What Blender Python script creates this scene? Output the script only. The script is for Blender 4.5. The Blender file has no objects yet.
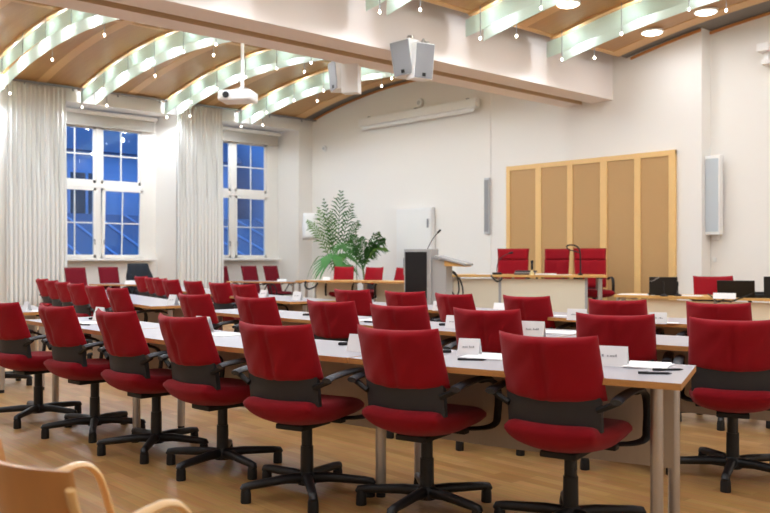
import bpy, bmesh, math, random
from mathutils import Vector, Matrix
C = bpy.context.scene.collection
R = math.radians
PI = math.pi
random.seed(7)

# ------------------------------------------------------------------ camera
FPX, HZ, EYE = 851.0, 258.0, 1.24
TH = math.atan2(.7394, .6733)                 # the room is turned this much against the view
CT, ST = math.cos(TH), math.sin(TH)
cam_d = bpy.data.cameras.new('camera')
cam = bpy.data.objects.new('camera', cam_d); C.objects.link(cam)
cam.location = (0, 0, EYE); cam.rotation_euler = (PI/2, 0, TH)
cam_d.sensor_width = 36; cam_d.lens = 36*FPX/770
cam_d.shift_y = 1.5/770
cam_d.clip_start = .05; cam_d.clip_end = 200
cam_d.dof.use_dof = True; cam_d.dof.focus_distance = 5.2; cam_d.dof.aperture_fstop = 3.2
bpy.context.scene.camera = cam
sc = bpy.context.scene
sc.view_settings.view_transform = 'Standard'; sc.view_settings.look = 'None'
sc.view_settings.gamma = 1; sc.view_settings.use_curve_mapping = False
sc.view_settings.exposure = 0.6

# ------------------------------------------------------------------ world (blue dusk outside)
w = bpy.data.worlds.new('dusk_sky'); sc.world = w; w.use_nodes = True
bg = w.node_tree.nodes['Background']
bg.inputs[0].default_value = (.13, .38, .90, 1); bg.inputs[1].default_value = 1.7

LAMP = 6.5           # halogen between the glass blades, watts
BULB = 17.0          # halogen pendant below the blades
DOWN = 6.6          # one recessed downlight, front pair and added fill alike
WARM = (.86, .95, 1.06)

def W(X, Y, z=0.0):                            # distance right of / ahead of the camera -> room coordinates
    return Vector((CT*X-ST*Y, ST*X+CT*Y, z))
def at(px, py, h):                             # sight line met at height h
    Y = FPX*(EYE-h)/(py-HZ); return W((px-385)/FPX*Y, Y, h)
def on(px, py, Y):                             # sight line met at distance Y
    return W((px-385)/FPX*Y, Y, EYE-(py-HZ)*Y/FPX)
def on_u(px, u):
    k = (px-385)/FPX; Y = u/(CT*k-ST); return Y*(ST*k+CT)
def on_v(px, v):
    k = (px-385)/FPX; Y = v/(ST*k+CT); return Y*(CT*k-ST)

# ------------------------------------------------------------------ materials
def mat(name, col, rough=.6, metal=0, spec=.5, bump=None, noise=None, emit=None, sheen=0, coat=0):
    m = bpy.data.materials.new(name); m.use_nodes = True
    nt = m.node_tree; b = nt.nodes['Principled BSDF']
    b.inputs['Base Color'].default_value = (*col, 1); b.inputs['Roughness'].default_value = rough
    b.inputs['Metallic'].default_value = metal; b.inputs['Specular IOR Level'].default_value = spec
    b.inputs['Sheen Weight'].default_value = sheen; b.inputs['Coat Weight'].default_value = coat
    tc = nt.nodes.new('ShaderNodeTexCoord')
    if noise:                                  # (scale, amount, stretch)
        n = nt.nodes.new('ShaderNodeTexNoise'); n.inputs['Scale'].default_value = noise[0]; n.inputs['Detail'].default_value = 4
        mp = nt.nodes.new('ShaderNodeMapping'); mp.inputs['Scale'].default_value = noise[2]
        nt.links.new(tc.outputs['Object'], mp.inputs[0]); nt.links.new(mp.outputs[0], n.inputs['Vector'])
        mx = nt.nodes.new('ShaderNodeMix'); mx.data_type = 'RGBA'
        a = noise[1]
        mx.inputs[6].default_value = (*[c*(1-a) for c in col], 1); mx.inputs[7].default_value = (*[min(1, c*(1+a)) for c in col], 1)
        nt.links.new(n.outputs['Fac'], mx.inputs[0]); nt.links.new(mx.outputs[2], b.inputs['Base Color'])
    if bump:
        n = nt.nodes.new('ShaderNodeTexNoise'); n.inputs['Scale'].default_value = bump[0]; n.inputs['Detail'].default_value = 3
        nt.links.new(tc.outputs['Object'], n.inputs['Vector'])
        bp = nt.nodes.new('ShaderNodeBump'); bp.inputs['Strength'].default_value = bump[1]; bp.inputs['Distance'].default_value = .01
        nt.links.new(n.outputs['Fac'], bp.inputs['Height']); nt.links.new(bp.outputs[0], b.inputs['Normal'])
    if emit:
        b.inputs['Emission Color'].default_value = (*emit[0], 1); b.inputs['Emission Strength'].default_value = emit[1]
    return m
def S(r, g, b): return tuple(((c/255)/12.92 if c/255 <= .04045 else ((c/255+.055)/1.055)**2.4) for c in (r, g, b))
M = {
 'wall': mat('wall_paint', S(240, 236, 230), .85, bump=(60, .05)),
 'rosewall': mat('rose_white_paint', S(240, 230, 224), .85, bump=(60, .05)),
 'beam': mat('beam_paint', S(240, 204, 146), .7),
 'groove': mat('beam_groove_darker', S(200, 174, 140), .7),  # groove faces drawn darker than the beam underside
 'red': mat('red_fabric', S(152, 8, 26), .85, spec=.2, bump=(260, .25), noise=(9, .1, (1, 1, 1)), sheen=.12),
 'seatred': mat('red_seat_fabric', S(142, 9, 26), .88, spec=.2, bump=(260, .25), noise=(9, .1, (1, 1, 1)), sheen=.1),
 'darkred': mat('dark_red_fabric', S(112, 20, 34), .9, spec=.2, bump=(200, .2)),
 'charcoal': mat('charcoal_plastic', S(44, 44, 48), .6, bump=(300, .1)),
 'black': mat('black_plastic', S(17, 17, 19), .45),
 'matblack': mat('matt_black', S(14, 14, 16), .6),
 'arm': mat('dark_grey_arm_pad', S(50, 53, 60), .5),
 'coat': mat('dark_coat_cloth', S(34, 40, 48), .95, bump=(30, .6)),
 'laminate': mat('grey_laminate', S(172, 168, 174), .32, noise=(3, .03, (1, 1, 1))),
 'edge': mat('beech_edge', S(196, 140, 78), .5, noise=(30, .15, (1, 1, 8))),
 'beech': mat('beech_veneer', S(214, 166, 96), .45, noise=(12, .1, (1, 6, 1))),
 'modesty': mat('grey_beige_panel', S(196, 182, 162), .6, noise=(6, .06, (8, 8, 1))),
 'cream': mat('cream_panel', S(238, 228, 206), .6),
 'steel': mat('brushed_steel', S(190, 184, 178), .38, .75, bump=(120, .05)),
 'chrome': mat('chrome', S(210, 210, 212), .15, 1),
 'greymetal': mat('grey_metal', S(150, 150, 154), .4, .6),
 'greypaint': mat('grey_lectern_paint', S(176, 176, 176), .5),
 'white': mat('white_plastic', S(240, 239, 236), .5),
 'sash': mat('white_window_paint', S(240, 236, 228), .45),
 'paper': mat('white_paper', S(244, 244, 244), .8),
 'ink': mat('grey_ink', S(165, 165, 168), .8),
 'curtain': mat('curtain_cloth', S(238, 237, 232), .9, bump=(160, .2), sheen=.2),
 'blind': mat('grey_blind_cloth', S(186, 180, 170), .85),
 'grille': mat('grey_speaker_grille', S(150, 150, 152), .7, bump=(500, .4)),
 'palegrille': mat('pale_speaker_grille', S(196, 204, 210), .7, bump=(400, .3)),
 'palegrey': mat('pale_grey_metal', S(196, 198, 200), .5),
 'vaulttrim': mat('light_vault_strip', S(214, 170, 116), .45, noise=(10, .08, (6, 1, 1))),
 'darkgap': mat('dark_grey_mesh', S(128, 124, 120), .85, bump=(300, .5)),
 'slab': mat('slab_paint', S(210, 200, 190), .9),
 'orange': mat('orange_wood_moulding', S(206, 140, 76), .5),
 'frame': mat('ash_frame', S(232, 190, 124), .45, noise=(8, .06, (6, 6, 1))),
 'green': mat('palm_leaf_green', S(48, 104, 28), .55, noise=(7, .25, (1, 1, 1))),
 'bright': mat('fan_leaf_green', S(56, 122, 50), .5, noise=(7, .2, (1, 1, 1))),
 'pale': mat('pale_leaf_green', S(92, 134, 44), .6, noise=(7, .2, (1, 1, 1))),
 'stem': mat('palm_stem', S(120, 120, 70), .7),
 'soil': mat('soil', S(60, 44, 34), .95, bump=(80, .6)),
 'pot': mat('terracotta_pot', S(150, 110, 84), .7),
 'screen': mat('dark_screen', S(22, 22, 26), .25),
 'podium': mat('podium_carpet', S(150, 140, 128), .95),
 'bulb': mat('halogen_bulb', (1, 1, 1), .3, emit=((1, .88, .72), 16)),
 'disc': mat('downlight_disc', (1, 1, 1), .3, emit=((1, .93, .80), 7)),
 'facade': mat('outside_plaster', S(140, 160, 190), .9, noise=(.6, .3, (1, 1, 1))),
 'darkglass': mat('outside_dark_window', S(30, 36, 48), .2),
 'roof': mat('outside_slate', S(76, 92, 116), .7),
 'brick': mat('outside_trim', S(110, 104, 104), .8),
 'street': mat('outside_paving', S(110, 112, 116), .9),
}
def wood_panel():                              # fine vertical ribs
    m = mat('ribbed_oak_panel', S(196, 146, 88), .6)
    nt = m.node_tree; b = nt.nodes['Principled BSDF']
    tc = nt.nodes.new('ShaderNodeTexCoord'); wv = nt.nodes.new('ShaderNodeTexWave')
    wv.inputs['Scale'].default_value = 16; wv.bands_direction = 'X'; wv.inputs['Distortion'].default_value = .3
    nt.links.new(tc.outputs['Object'], wv.inputs['Vector'])
    mx = nt.nodes.new('ShaderNodeMix'); mx.data_type = 'RGBA'
    mx.inputs[6].default_value = (*S(178, 136, 84), 1); mx.inputs[7].default_value = (*S(202, 162, 108), 1)
    nt.links.new(wv.outputs['Fac'], mx.inputs[0]); nt.links.new(mx.outputs[2], b.inputs['Base Color'])
    return m
M['oak'] = wood_panel()
def floor_mat():
    m = mat('oak_parquet', S(190, 146, 92), .38, spec=.4)
    nt = m.node_tree; b = nt.nodes['Principled BSDF']
    tc = nt.nodes.new('ShaderNodeTexCoord'); br = nt.nodes.new('ShaderNodeTexBrick')
    br.inputs['Scale'].default_value = 1; br.inputs['Brick Width'].default_value = .5; br.inputs['Row Height'].default_value = .075
    br.inputs['Mortar Size'].default_value = .0012; br.inputs['Bias'].default_value = 0; br.offset = .37
    br.inputs['Color1'].default_value = (*S(160, 118, 68), 1); br.inputs['Color2'].default_value = (*S(182, 142, 90), 1)
    br.inputs['Mortar'].default_value = (*S(150, 112, 70), 1)
    nt.links.new(tc.outputs['Object'], br.inputs['Vector'])
    n = nt.nodes.new('ShaderNodeTexNoise'); mp = nt.nodes.new('ShaderNodeMapping'); mp.inputs['Scale'].default_value = (2, 30, 1)
    n.inputs['Scale'].default_value = 2; n.inputs['Detail'].default_value = 5
    nt.links.new(tc.outputs['Object'], mp.inputs[0]); nt.links.new(mp.outputs[0], n.inputs['Vector'])
    mx = nt.nodes.new('ShaderNodeMix'); mx.data_type = 'RGBA'; mx.blend_type = 'SOFT_LIGHT'; mx.inputs[0].default_value = .5
    nt.links.new(br.outputs['Color'], mx.inputs[6]); nt.links.new(n.outputs['Color'], mx.inputs[7])
    nt.links.new(mx.outputs[2], b.inputs['Base Color'])
    return m
M['floor'] = floor_mat()
def vault_mat(name, a, c):
    m = mat(name, a, .45, coat=.08)
    nt = m.node_tree; b = nt.nodes['Principled BSDF']
    tc = nt.nodes.new('ShaderNodeTexCoord'); n = nt.nodes.new('ShaderNodeTexNoise'); mp = nt.nodes.new('ShaderNodeMapping')
    mp.inputs['Scale'].default_value = (1, 14, 1); n.inputs['Scale'].default_value = 2; n.inputs['Detail'].default_value = 4
    nt.links.new(tc.outputs['Object'], mp.inputs[0]); nt.links.new(mp.outputs[0], n.inputs['Vector'])
    mx = nt.nodes.new('ShaderNodeMix'); mx.data_type = 'RGBA'
    mx.inputs[6].default_value = (*a, 1); mx.inputs[7].default_value = (*c, 1)
    nt.links.new(n.outputs['Fac'], mx.inputs[0]); nt.links.new(mx.outputs[2], b.inputs['Base Color'])
    return m
M['vault'] = vault_mat('vault_veneer', S(170, 124, 74), S(192, 148, 92))
def frosted():
    m = bpy.data.materials.new('frosted_glass'); m.use_nodes = True; nt = m.node_tree; nt.nodes.clear()
    o = nt.nodes.new('ShaderNodeOutputMaterial'); mix = nt.nodes.new('ShaderNodeMixShader'); mix.inputs[0].default_value = .5
    d = nt.nodes.new('ShaderNodeBsdfDiffuse'); d.inputs[0].default_value = (*S(236, 244, 238), 1)
    t = nt.nodes.new('ShaderNodeBsdfTranslucent'); t.inputs[0].default_value = (*S(226, 240, 232), 1)
    nt.links.new(d.outputs[0], mix.inputs[1]); nt.links.new(t.outputs[0], mix.inputs[2]); nt.links.new(mix.outputs[0], o.inputs[0])
    return m
M['frosted'] = frosted()
def clear_glass():
    m = bpy.data.materials.new('window_glass'); m.use_nodes = True; nt = m.node_tree; nt.nodes.clear()
    o = nt.nodes.new('ShaderNodeOutputMaterial'); mix = nt.nodes.new('ShaderNodeMixShader')
    t = nt.nodes.new('ShaderNodeBsdfTransparent'); t.inputs[0].default_value = (.93, .96, .97, 1)
    g = nt.nodes.new('ShaderNodeBsdfGlossy'); g.inputs['Roughness'].default_value = .03
    f = nt.nodes.new('ShaderNodeFresnel'); f.inputs[0].default_value = 1.5
    nt.links.new(f.outputs[0], mix.inputs[0]); nt.links.new(t.outputs[0], mix.inputs[1]); nt.links.new(g.outputs[0], mix.inputs[2])
    nt.links.new(mix.outputs[0], o.inputs[0]); return m
M['glass'] = clear_glass()

# ------------------------------------------------------------------ mesh helpers
def obj(name, bm, m, parent=None, smooth=False, sharp=None):
    me = bpy.data.meshes.new(name); bm.normal_update(); bm.to_mesh(me); bm.free()
    for x in (m if isinstance(m, (list, tuple)) else [m]): me.materials.append(M[x] if isinstance(x, str) else x)
    if smooth:
        for p in me.polygons: p.use_smooth = True
        if sharp: me.set_sharp_from_angle(angle=R(sharp))
    o = bpy.data.objects.new(name, me); C.objects.link(o)
    if parent is not None: o.parent = parent
    return o
def tag(o, label, cat, group=None, kind=None):
    o['label'] = label; o['category'] = cat
    if group: o['group'] = group
    if kind: o['kind'] = kind
    return o
def struct(o): o['kind'] = 'structure'; return o
def thing(name, label, cat, loc=(0, 0, 0), rz=0, group=None):
    o = bpy.data.objects.new(name, None); C.objects.link(o)
    o.location = loc; o.rotation_euler = (0, 0, rz); o.empty_display_size = .1
    return tag(o, label, cat, group)
def box(bm, x0, x1, y0, y1, z0, z1, bev=0, T=None, mi=0):
    vs = [bm.verts.new((x, y, z)) for x in (x0, x1) for y in (y0, y1) for z in (z0, z1)]
    fs = [(0, 1, 3, 2), (4, 6, 7, 5), (0, 4, 5, 1), (2, 3, 7, 6), (0, 2, 6, 4), (1, 5, 7, 3)]
    F = [bm.faces.new([vs[i] for i in f]) for f in fs]
    for f in F: f.material_index = mi
    if T is not None: bmesh.ops.transform(bm, matrix=T, verts=vs)
    if bev:
        es = list({e for f in F for e in f.edges})
        bmesh.ops.bevel(bm, geom=es, offset=bev, segments=2, affect='EDGES', profile=.5)
    return bm
def bx(*a, **k): return box(bmesh.new(), *a, **k)
def cyl(bm, p0, p1, r0, r1=None, n=14, cap=True, mi=0):
    r1 = r0 if r1 is None else r1
    p0, p1 = Vector(p0), Vector(p1); d = (p1-p0).normalized()
    a = d.orthogonal().normalized(); b = d.cross(a)
    A = [bm.verts.new(p0+(a*math.cos(2*PI*i/n)+b*math.sin(2*PI*i/n))*r0) for i in range(n)]
    B = [bm.verts.new(p1+(a*math.cos(2*PI*i/n)+b*math.sin(2*PI*i/n))*r1) for i in range(n)]
    F = [bm.faces.new((A[i], A[(i+1) % n], B[(i+1) % n], B[i])) for i in range(n)]
    if cap: F += [bm.faces.new(A[::-1]), bm.faces.new(B)]
    for f in F: f.material_index = mi
    return bm
def tube(bm, pts, ra, rb=None, side=None, n=8, cap=True):
    """ellipse (ra across 'side', rb the other way) swept along pts; ra may be a list"""
    pts = [Vector(p) for p in pts]; rings = []; N = len(pts)
    prev = None
    for i, p in enumerate(pts):
        t = (pts[min(i+1, N-1)]-pts[max(i-1, 0)]).normalized()
        s = Vector(side) if side is not None else (prev if prev is not None else t.orthogonal())
        s = (s-t*s.dot(t)).normalized(); prev = s
        u = t.cross(s)
        a = ra[i] if isinstance(ra, (list, tuple)) else ra
        b = a if rb is None else (rb[i] if isinstance(rb, (list, tuple)) else rb)
        rings.append([bm.verts.new(p+s*a*math.cos(2*PI*k/n)+u*b*math.sin(2*PI*k/n)) for k in range(n)])
    for i in range(N-1):
        for k in range(n):
            bm.faces.new((rings[i][k], rings[i][(k+1) % n], rings[i+1][(k+1) % n], rings[i+1][k]))
    if cap: bm.faces.new(rings[0][::-1]); bm.faces.new(rings[-1])
    return bm
def smooth_path(pts, k=6):
    pts = [Vector(p) for p in pts]; out = []
    for i in range(len(pts)-1):
        p0 = pts[max(i-1, 0)]; p1 = pts[i]; p2 = pts[i+1]; p3 = pts[min(i+2, len(pts)-1)]
        for j in range(k):
            t = j/k
            out.append(.5*((2*p1)+(p2-p0)*t+(2*p0-5*p1+4*p2-p3)*t*t+(3*p1-p0-3*p2+p3)*t**3))
    out.append(pts[-1]); return out
def lathe(bm, prof, n=24, c=(0, 0, 0), mi=0):
    rings = []
    for r, z in prof:
        rings.append([bm.verts.new((c[0]+r*math.cos(2*PI*k/n), c[1]+r*math.sin(2*PI*k/n), c[2]+z)) for k in range(n)])
    for i in range(len(prof)-1):
        for k in range(n): bm.faces.new((rings[i][k], rings[i][(k+1) % n], rings[i+1][(k+1) % n], rings[i+1][k])).material_index = mi
    bm.faces.new(rings[0][::-1]).material_index = mi; bm.faces.new(rings[-1]).material_index = mi
    return bm
def pad(bm, fn, nx=14, nz=12):
    """closed cushion: fn(s,t) -> (front point, rear point), s,t in -1..1"""
    A = [[None]*(nz+1) for _ in range(nx+1)]; B = [[None]*(nz+1) for _ in range(nx+1)]
    def sp(i, n):                              # closer rows near the rim
        x = 2*i/n-1; return math.sin(x*PI/2)*.35+x*.65
    for i in range(nx+1):
        for j in range(nz+1):
            f, r = fn(sp(i, nx), sp(j, nz))
            rim = i in (0, nx) or j in (0, nz)
            A[i][j] = bm.verts.new(f)
            B[i][j] = bm.verts.new(r)
    for i in range(nx):
        for j in range(nz):
            bm.faces.new((A[i][j], A[i+1][j], A[i+1][j+1], A[i][j+1]))
            bm.faces.new((B[i][j], B[i][j+1], B[i+1][j+1], B[i+1][j]))
    for i in range(nx):
        bm.faces.new((A[i][0], B[i][0], B[i+1][0], A[i+1][0])); bm.faces.new((A[i][nz], A[i+1][nz], B[i+1][nz], B[i][nz]))
    for j in range(nz):
        bm.faces.new((A[0][j], A[0][j+1], B[0][j+1], B[0][j])); bm.faces.new((A[nx][j], B[nx][j], B[nx][j+1], A[nx][j+1]))
    bmesh.ops.recalc_face_normals(bm, faces=bm.faces[:])
    return bm
def dup(root, loc, rz, label, group=None, scale=None):
    r = root.copy(); C.objects.link(r); r.location = loc; r.rotation_euler = (0, 0, rz); r['label'] = label
    if group: r['group'] = group
    if scale: r.scale = scale
    for ch in list(root.children):
        c = ch.copy(); C.objects.link(c); c.parent = r
        for g in list(ch.children):
            d = g.copy(); C.objects.link(d); d.parent = c
    return r
def poly_prism(bm, pts, z0, z1, mt=0, ms=0):
    lo = [bm.verts.new((p[0], p[1], z0)) for p in pts]; hi = [bm.verts.new((p[0], p[1], z1)) for p in pts]
    n = len(pts)
    bm.faces.new(hi).material_index = mt; bm.faces.new(lo[::-1]).material_index = ms
    for i in range(n): bm.faces.new((lo[i], lo[(i+1) % n], hi[(i+1) % n], hi[i])).material_index = ms
    bmesh.ops.recalc_face_normals(bm, faces=bm.faces[:]); return bm

# ------------------------------------------------------------------ room shell
UW, VF, VF2 = -16.73, 12.82, 13.12             # window wall, front wall, set-back front wall
UR, VB, ZT = 1.6, -4.5, 5.7
fl = obj('floor', bx(UW-.9, UR+.2, VB-.2, VF2+.3, -.1, 0), 'floor'); struct(fl)
struct(obj('ceiling', bx(UW-.9, UR+.2, VB-.2, VF2+.4, 5.3, 5.5), 'slab'))
# window wall with two deep niches (continued towards the unseen end)
NZ = 4.35
niches = [(6.25, 9.1), (9.56, 12.4)]
bm = bmesh.new()
box(bm, UW-.9, UW, VB-.2, 6.25, 0, 5.3); box(bm, UW-.9, UW, 9.1, 9.56, 0, 5.3); box(bm, UW-.9, UW, 12.4, VF2+.3, 0, 5.3)
for a, b in niches:
    box(bm, UW-.9, UW, a, b, NZ, 5.3); box(bm, UW-.9, -17.33, a, b, 0, 1.18)
    for s, v in ((1, a), (-1, b)):             # splayed reveal
        vs = [bm.verts.new(p) for p in ((UW, v, 0), (-17.63, v, 0), (-17.63, v+s*.22, 0), (UW, v, NZ), (-17.63, v, NZ), (-17.63, v+s*.22, NZ))]
        for f in ((0, 1, 2), (3, 5, 4), (0, 2, 5, 3), (0, 3, 4, 1), (1, 4, 5, 2)): bm.faces.new([vs[i] for i in f])
bmesh.ops.recalc_face_normals(bm, faces=bm.faces[:])
struct(obj('wall_left', bm, 'wall'))
bm = bmesh.new(); box(bm, UW, -6.61, VF, VF2+.3, 0, 5.3); box(bm, -6.61, UR+.2, VF2, VF2+.3, 0, 5.3)
box(bm, UW, -10.98, VF-.012, VF, 0, 5.3)
struct(obj('wall_front', bm, 'wall'))
struct(obj('wall_right', bx(UR, UR+.2, VB-.2, VF2, 0, 5.3), 'wall'))
struct(obj('wall_back', bx(UW, UR, VB-.2, VB, 0, 5.3), 'wall'))
# down-stand beam with a grooved soffit
BL, BR, BZ = -9.23, -8.23, 3.97
bm = bmesh.new()
def ubox(bm, u0, u1, z0, z1, mi): box(bm, u0, u1, VB, VF-.0, z0, z1, mi=mi)
ubox(bm, BL, BR, 4.03, 5.3, 0); ubox(bm, BL, -8.86, BZ, 4.03, 1); ubox(bm, -8.66, BR, BZ, 4.03, 1)
for f in bm.faces:
    c = f.calc_center_median()
    if abs(c.z-4.03) < .001: f.material_index = 2
    if f.material_index == 1 and abs(f.normal.z) < .5: f.material_index = 0
bm.normal_update()
for f in bm.faces:
    c = f.calc_center_median()
    if c.z < 4.1 and abs(f.normal.x) > .9:
        f.material_index = 2 if -8.9 < c.x < -8.6 else (0 if c.x > -8.3 else 1)
struct(obj('trim_1', bm, ['rosewall', 'beam', 'groove']))

# ------------------------------------------------------------------ ceiling vaults
def vault_z(u, u0, u1, z0=4.60, rise=.43):
    c, h = (u0+u1)/2, (u1-u0)/2; return z0+rise*(1-((u-c)/h)**2)
def vault_part(name, u0, u1, v0, v1, m, parent, dz=0, th=.03, n=28, ua=None, ub=None):
    bm = bmesh.new(); ua = u0 if ua is None else ua; ub = u1 if ub is None else ub
    rows = []
    for i in range(n+1):
        u = ua+(ub-ua)*i/n; z = vault_z(u, u0, u1)+dz
        rows.append([bm.verts.new(p) for p in ((u, v0, z), (u, v1, z), (u, v1, z+th), (u, v0, z+th))])
    for a, b in zip(rows, rows[1:]):
        for k in range(4): bm.faces.new((a[k], a[(k+1) % 4], b[(k+1) % 4], b[k]))
    bm.faces.new(rows[0]); bm.faces.new(rows[-1][::-1])
    bmesh.ops.recalc_face_normals(bm, faces=bm.faces[:])
    return obj(name, bm, m, parent, smooth=True, sharp=40)
VAULTS = [(-16.62, -9.26, 'left'), (-7.86, -.4, 'right')]
FV = [10.71, 8.87, 7.04, 5.2, 3.37, 1.54, -.3, -2.13]
VEND = 12.42
for k, (u0, u1, nm) in enumerate(VAULTS):
    r = obj('ceiling_vault', bmesh.new(), 'vault'); r['kind'] = 'structure'
    r['label'] = 'arched wood-veneer ceiling vault above the %s of the room' % ('window side' if k == 0 else 'camera side')
    vault_part('veneer', u0, u1, VB, VEND, 'vault', r, .0)
    for v in FV:
        vault_part('rib_strip', u0, u1, v-.915-.09, v-.915+.09, 'vaulttrim', r, -.008, .012)
        vault_part('edge_strip', u0, u1, v-.17, v-.11, 'vaulttrim', r, -.035, .04)
    vault_part('end_strip', u0, u1, VEND-.28, VEND, 'vaulttrim', r, -.01, .05)
    c = (u0+u1)/2
    vault_part('crown_strip', u0, u1, VB, VEND, 'vaulttrim', r, -.006, .01, n=2, ua=c-.05, ub=c+.05)
    vault_part('spring_strip', u0, u1, VB, VEND, 'vaulttrim', r, -.012, .05, n=2, ua=u0, ub=u0+.07)
    vault_part('shadow_gap_mesh', u0-.1, u1+.1, VEND, VF2, 'darkgap', r, .05, .03)
    # orange moulding where the mesh meets the wall
    for a, b, vv in (((u0, u1, VF-.03),) if k == 0 else ((u0, -6.61, VF), (-6.61, u1, VF2))):
        vault_part('wall_moulding', u0, u1, vv-.04, vv-.013, 'orange', r, .0, .04, ua=a, ub=b)

# ------------------------------------------------------------------ light fins (two curved glass blades, rods, bulbs)
def light(name, loc, power, parent, kind='POINT', size=.04, col=WARM, spread=None):
    l = bpy.data.lights.new(name, kind); l.energy = power; l.color = col
    if kind != 'AREA': l.shadow_soft_size = size
    if kind == 'SPOT': l.spot_size = R(179); l.spot_blend = .35
    if kind == 'AREA': l.shape = 'DISK'; l.size = size
    o = bpy.data.objects.new(name, l); C.objects.link(o); o.location = loc; o.parent = parent; return o
def blade(u0, u1, v, top, bot, parent, s0, s1):
    bm = bmesh.new(); rows = []; n = 30
    for i in range(n+1):
        u = s0+(s1-s0)*i/n; z = vault_z(min(max(u, u0), u1), u0, u1)
        rows.append([bm.verts.new(p) for p in ((u, v-.005, z-top), (u, v+.005, z-top), (u, v+.005, z-bot), (u, v-.005, z-bot))])
    for a, b in zip(rows, rows[1:]):
        for q in range(4): bm.faces.new((a[q], a[(q+1) % 4], b[(q+1) % 4], b[q]))
    bm.faces.new(rows[0]); bm.faces.new(rows[-1][::-1]); bmesh.ops.recalc_face_normals(bm, faces=bm.faces[:])
    return obj('glass_blade', bm, 'frosted', parent)
PLACE = ['nearest the front wall', 'second from the front wall', 'third from the front wall', 'fourth from the front wall',
         'fifth from the front wall', 'sixth from the front wall', 'seventh from the front wall', 'farthest from the front wall']
for k, (u0, u1, nm) in enumerate(VAULTS):
    for q, v in enumerate(FV[:7]):
        f = thing('glass_light_fin', 'arched frosted glass light fin on the %s vault, %s' % (('window-side', 'camera-side')[k], PLACE[q]),
                  'ceiling light', (0, 0, 0), 0, 'glass light fins under the ceiling vaults')
        e = .0 if k == 0 else .12
        blade(u0, u1, v-.11, .06, .30, f, u0+.02-e, u1-.05)
        blade(u0, u1, v+.13, .10, .34, f, u0+.14-e, u1-.05)
        nb = 8
        for i in range(nb):
            u = u0+.22+i*(u1-u0-.35)/(nb-1)
            z = vault_z(u, u0, u1)
            for dv, dl in ((-.17, .42),) if i % 2 else ((-.17, .42), (.19, .46)):
                uu = u+(0 if dv < 0 else .33)
                if uu > u1-.1: continue
                zz = vault_z(uu, u0, u1)
                p = obj('pendant_rod', cyl(bmesh.new(), (uu, v+dv, zz-.0), (uu, v+dv, zz-dl), .006, n=6), 'greymetal', f)
                b = bmesh.new(); lathe(b, [(.004, 0), (.012, .01), (.017, .022), (.012, .036), (.005, .042)], 10, (uu, v+dv, zz-dl-.04))
                obj('bulb', b, 'bulb', p)
                if dv < 0 and i % 2 == 0: light('lamp_light', (uu, v+dv, zz-dl-.09), BULB*(1.6 if k == 0 else .45), f, 'SPOT', .05)
            light('lamp_light', (u+.15, v+.01, vault_z(u+.15, u0, u1)-.17 if u+.15 < u1 else z-.17), LAMP*(1 if k == 0 else .7), f)

# ------------------------------------------------------------------ recessed downlights on the right vault: pair by the front wall, rest added fill
spots = [(639, 39), (694, 15)]
dl0 = None
n = 0
for u in (-7.0, -6.12, -4.9, -3.6, -2.3, -1.1):
    for v in (12.0, 9.8, 7.95, 6.1, 4.3, 2.4, .6):  # all but the front pair are added to brighten the room
        if v < 12 and u in (-6.12, -3.6): continue
        n += 1
        z = vault_z(u, *VAULTS[1][:2])-.03
        side = {(-7.0, 12.0): 'left one of the pair by the front wall', (-6.12, 12.0): 'right one of the pair by the front wall'}.get((u, v), None)
        t = thing('downlight_or_fill', 'round recessed downlight in camera-side vault, %s' % (side or 'added fill light %d along and %d across' % (round(v), round(-u))), 'ceiling light', (u, v, z), 0, 'recessed downlights')
        b = bmesh.new(); lathe(b, [(.17, .0), (.17, .03), (.14, .03)], 28); obj('trim_ring', b, 'vaulttrim' if False else 'white', t)
        b = bmesh.new(); lathe(b, [(.03, -.035), (.12, -.02), (.15, -.003), (.15, .0)], 28); obj('glowing_disc', b, 'disc', t, smooth=True, sharp=50)
        light('lamp_light', (0, 0, -.06), DOWN, t, 'AREA', .28, (.88, .95, 1.05))

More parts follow.
